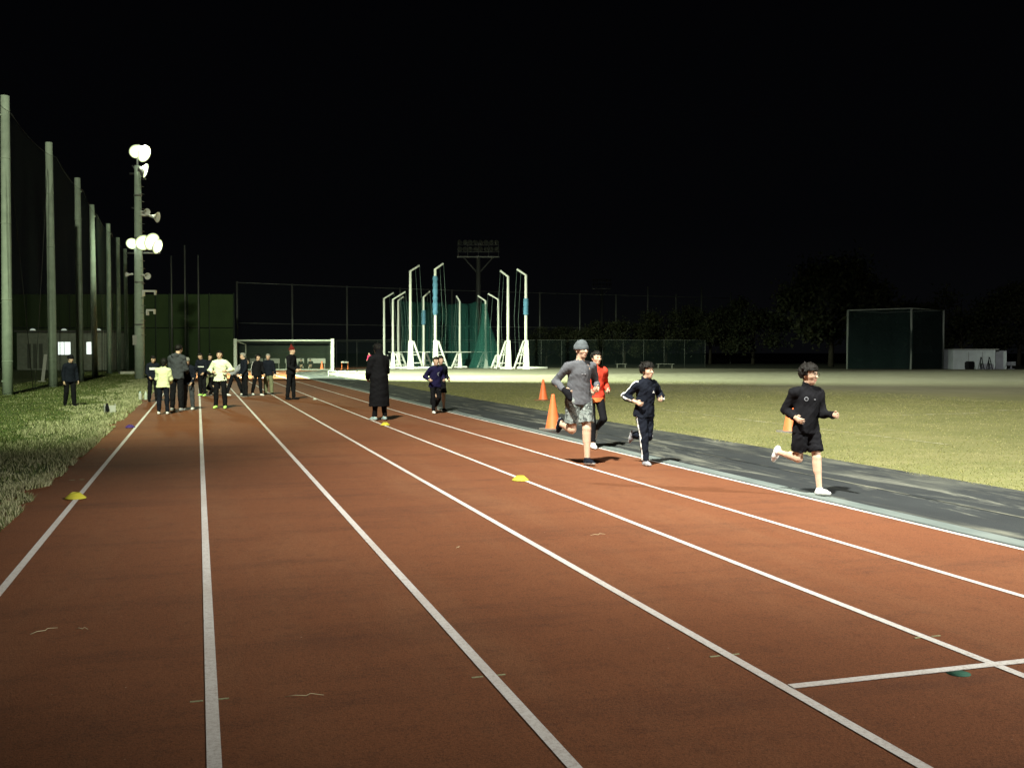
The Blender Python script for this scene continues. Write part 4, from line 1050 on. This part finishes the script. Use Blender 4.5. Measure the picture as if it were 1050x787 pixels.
# navy pair further back
p = G(445, 424, .01)
person('child in blue hooded sweatshirt with white emblem running in front of another child', p, (.12, -1), 1.40,
       dict(plant='R', lean=6, twist=4, legR=(12, 0, 8, True), legL=(10, 3, 60, False), armR=(-20, 28, 92, .3), armL=(-20, 26, 92, .35), curl=45),
       ('jacket', BNAVY, .022, dict(hood='down')), ('trousers', BLACK, .010), (WHITE, SOLE), ('short', HAIR), None, RUNNERS, 1.12, .010,
       logos=[('emblem', [[(-.0, .33), (-.05, .30), (-.06, .24), (-.03, .27)], [(.01, .33), (-.03, .355), (-.09, .37), (-.05, .33)]], PGREY, 0)])
p = G(456, 421.5, .01)
person('child in black running half hidden behind the child in blue sweatshirt', p, (.12, -1), 1.42,
       dict(plant='L', lean=6, legL=(14, 0, 10, True), legR=(-2, 3, 70, False), armR=(-20, 14, 90, .3), armL=(-24, 16, 92, .1)),
       ('jacket', NAVY, .016), ('shorts', BLACK, .022), (BLACK, SOLE), ('short', HAIR), None, RUNNERS, 1.1, .010)
# long coat
p = G(389, 430.5, .01)
person('person in long black hooded coat standing with back turned by a yellow disc', p, face(p, -150), 1.72,
       dict(lean=2, legL=(2, 2, 2, True), legR=(-2, 2, 3, True), armL=(12, 9, 40, .4), armR=(12, 9, 40, .4), hyaw=10),
       ('coat', BLACK, .042, dict(hood='up', wrinkle=.005)), ('trousers', BLACK, .012), (TEAL, SOLE), ('bob', HAIR), None, WAIT, 1.0, .010)
# person walking on the grass
p = G(72, 416.5, .005)
person('person in dark jacket and black knit cap standing alone on the grass verge', p, face(p, 25), 1.45,
       dict(lean=3, legL=(6, 2, 4, True), legR=(-6, 2, 8, True), armL=(4, 8, 20, .1), armR=(-4, 8, 18, .1), hpitch=8),
       ('jacket', NAVY, .022), ('trousers', BLACK, .018), (BLACK, BLACK), None, ('beanie', BLACK), WAIT, 1.06, .010)
BK = (BLACK, SOLE)
crowd = [
 (157, 411.5, 1.42, 10, dict(armL=(10, 10, 50, .5), armR=(8, 10, 40, .4), hpitch=22), ('jacket', [NAVY, WHITE], .022, dict(band=(.27, .36))), ('trousers', BLACK, .018), (BLACK, BLACK), ('short', HAIR), None, 1.1, 'child in navy jacket with white chest band at the left end of the group'),
 (167.5, 424.5, 1.36, 165, dict(lean=6, armL=(20, 8, 60, .4), armR=(20, 8, 50, .3), hpitch=15), ('jacket', LIME, .020), ('trousers', NAVY, .012), (WHITE, SOLE), ('bob', HAIR), None, 1.12, 'child in lime yellow jacket with back turned beside the tall man in grey hoodie'),
 (181.5, 421, 1.74, 150, dict(lean=4, legL=(3, 5, 4, True), legR=(-2, 5, 2, True), armL=(14, 8, 60, .4), armR=(14, 8, 60, .4), hpitch=12, hyaw=-20), ('jacket', CHARC, .028, dict(hood='down', wrinkle=.008)), ('trousers', BLACK, .020), (PGREY, SOLE), ('short', HAIR), None, 1.0, 'tall man in grey hoodie and black trousers with back turned'),
 (193.5, 420, 1.40, -20, dict(lean=4, armL=(8, 8, 30, .3), armR=(8, 8, 30, .3), hpitch=30), ('jacket', NAVY, .018), ('trousers', CHARC, .016), (WHITE, SOLE), ('short', HAIRG), None, 1.1, 'child in navy jacket and grey trousers directly right of the tall man in grey hoodie'),
 (207.5, 406, 1.52, -30, dict(lean=6, legL=(10, 5, 12, True), legR=(-8, 5, 6, True), armL=(14, 12, 40, .2), armR=(10, 12, 50, .4), hpitch=20), ('jacket', [NAVY, WHITE], .018, dict(band=(.235, .275))), ('trousers', BLACK, .018), (NEON, SOLE), ('short', HAIR), None, 1.06, 'child in navy jacket with thin white chest stripe behind the pale lime jacket'),
 (215, 403, 1.46, 20, dict(armL=(6, 12, 30, .2), armR=(6, 12, 30, .2), hpitch=10), ('jacket', NAVY, .018), ('trousers', KHAKI, .016), BK, ('short', HAIR), None, 1.06, 'child in dark jacket half hidden between the thin chest stripe and the pale lime jacket'),
 (216.5, 405, 1.45, 30, dict(lean=38, legL=(100, 12, 140, True), legR=(95, 12, 140, True), armL=(40, 8, 40, .4), armR=(40, 8, 40, .4), hpitch=20), ('jacket', BLACK, .020), ('trousers', BLACK, .016), BK, ('bob', HAIR), None, 1.06, 'person in black crouching down on the second lane line'),
 (226, 418.5, 1.56, -12, dict(lean=1, legL=(2, 5, 2, True), legR=(-2, 5, 3, True), armL=(-14, 40, 92, .75), armR=(-14, 34, 92, .75), hyaw=-6), ('jacket', LIMEP, .024, dict(wrinkle=.008)), ('trousers', BLACK, .018), (NEON, NEON), ('short', HAIR), None, 1.06, 'child in pale lime jacket with hands on hips and neon green shoes'),
 (240, 405.5, 1.55, 70, dict(lean=52, legL=(22, 8, 6, True), legR=(-14, 8, 4, True), armL=(60, 8, 20, .2), armR=(52, 8, 30, .3), hpitch=-10), ('jacket', PGREY, .024), ('trousers', BLACK, .014), (WHITE, SOLE), ('short', HAIR), None, 1.06, 'person in pale grey top bending forward with hands on knees'),
 (251, 406.5, 1.50, -70, dict(lean=3, armL=(8, 8, 30, .2), armR=(6, 8, 30, .2), hpitch=5), ('jacket', NAVY, .024), ('trousers', BLACK, .018), BK, ('short', HAIRG), None, 1.05, 'person in plain dark jacket standing side-on left of the white-striped sleeves'),
 (264, 405.5, 1.45, 30, dict(lean=4, legL=(10, 3, 6, True), legR=(-10, 3, 10, True), armL=(14, 8, 30, .2), armR=(-8, 8, 20, .1)), ('jacket', [BLACK, WHITE], .018, dict(stripe=1)), ('trousers', BLACK, .014), (WHITE, SOLE), ('bob', HAIR), None, 1.06, 'child in black jacket with white sleeve stripe stepping forward'),
 (275.5, 404.5, 1.46, -14, dict(lean=2, armL=(2, 14, 20, .0), armR=(4, 12, 20, .1), hpitch=4), ('jacket', NAVY, .026), ('trousers', KHAKI, .022), BK, ('short', HAIRG), None, 1.06, 'person in dark jacket and khaki trousers left of the red pointed hat'),
 (298.5, 409.5, 1.70, 60, dict(lean=2, legL=(3, 3, 2, True), legR=(-3, 3, 4, True), armL=(8, 8, 55, .5), armR=(8, 8, 55, .5)), ('jacket', BLACK, .026), ('trousers', BLACK, .018), (BLACK, BLACK), None, ('pointed', DRED), 1.0, 'person in black wearing a red pointed knit hat'),
]
for px, py, h, a, pose, top, bot, sh_, hr, ht_, hd, lb in crowd:
    p = G(px, py, .008); person(lb, p, face(p, a), h, pose, top, bot, sh_, hr, ht_, WAIT, hd, .0105)
# far away, by the goal and the cage
SIT = dict(lean=38, legL=(100, 12, 140, True), legR=(95, 12, 140, True), armL=(40, 8, 40, .4), armR=(40, 8, 40, .4))
for px, d, h, a, pose, top, lb in ((308, 92, 1.6, 10, SIT, BLACK, 'person in black squatting in front of the short white board'), (319.5, 92, 1.6, -20, SIT, BLACK, 'person in black squatting in front of the rightmost white board'),
                              (379.5, 92, 1.52, -40, dict(lean=12, armL=(20, 10, 40, .3), armR=(20, 10, 40, .3)), PINK, 'person in pink jacket far off behind the long black coat')):
    p = D(px, d); person(lb, p, face(p, a), h, pose, ('jacket', top, .024), ('trousers', BLACK, .016), BK, ('short', HAIR), None, 'people far off by the goal', 1.06, .016)

# ================================================================== light: night sky, lit floodlights
w = bpy.data.worlds.new('World'); SC.world = w; w.use_nodes = True
nt = w.node_tree; bg = nt.nodes['Background']
tc = nt.nodes.new('ShaderNodeTexCoord'); sp = nt.nodes.new('ShaderNodeSeparateXYZ'); nt.links.new(tc.outputs['Generated'], sp.inputs[0])
c = ramp(nt, sp.outputs[2], [(0, (.0022, .0023, .0028)), (.12, (.0011, .0012, .0016)), (.6, (.0004, .0004, .0007))])
nt.links.new(c, bg.inputs['Color']); bg.inputs['Strength'].default_value = 1.0
LIGHT_COL = (.86, 1.0, .68)
def spot(at, aim, watts, size, blend=.8, radius=.35, col=LIGHT_COL):
    l = bpy.data.lights.new('floodlight', 'SPOT'); l.energy = watts; l.spot_size = R(size); l.spot_blend = blend; l.shadow_soft_size = radius; l.color = col
    o = bpy.data.objects.new('floodlight', l); COL.objects.link(o); o.location = at
    o.rotation_euler = (Vector(aim)-Vector(at)).to_track_quat('-Z', 'Y').to_euler(); return o
# floodlight pole that stands just behind the photographer's left shoulder, plus added fill spots
TA = Vector((-5.6, 2.0, 23.5))
WARM = (1.0, .985, .86)
spot(TA, (27, 17, 0), 138000, 76, .9, .5, WARM)
spot(TA+Vector((.6, .3, 0)), (10.0, 29.6, 0), 54000, 52, .9, .5, (1.0, .99, .78))
spot(TA+Vector((.2, -.2, 0)), (5.2, 11.0, 0), 26000, 30, 1.0, .5, WARM)  # added fill, brightens the middle of the track
spot(TA+Vector((-.3, .3, 0)), (-4.5, 30, 0), 58000, 40, 1.0, .5, (.84, 1.0, .62))  # added greenish fill for the left verge
spot(TA+Vector((-.6, -.3, 0)), (10, 71.6, 0), 62000, 46.6, .9, .5, (.95, 1.0, .72))
spot(TA+Vector((0, -.5, 0)), (5.6, 8.6, 0), 5000, 40, 1.0, .5, WARM)  # added weak fill over the near track
# another pole on the far side of the field, behind the camera's right
spot(Vector((30, -12, 20)), (7.2, 5.6, 0), 110000, 23, 1.0, .5, (1.0, .985, .88))
# lamps of the visible pole, greener, then an added fill for the screen
UPP = pp+Vector((.5, -1, 13.6)); LOW = pp+Vector((.8, -1, 8.0))
spot(UPP, (9.5, 71.5, 0), 195000, 80, .8, .5)
spot(LOW, (11.5, 41, 0), 8000, 84, .8, .5)
spot(LOW, (31, 55, 0), 350000, 53, .8, .5)
spot(LOW+Vector((-.9, 3.2, .9)), (-6, 97, 3), 2600, 90, .8, .4)  # no lamp head here: added spot to brighten the green windbreak

SC.view_settings.view_transform = 'Standard'; SC.view_settings.look = 'None'; SC.view_settings.exposure = 0; SC.view_settings.gamma = 1
SC.cycles.use_denoising = True
SC.cycles.max_bounces = 6; SC.cycles.transparent_max_bounces = 16; SC.cycles.sample_clamp_indirect = 3
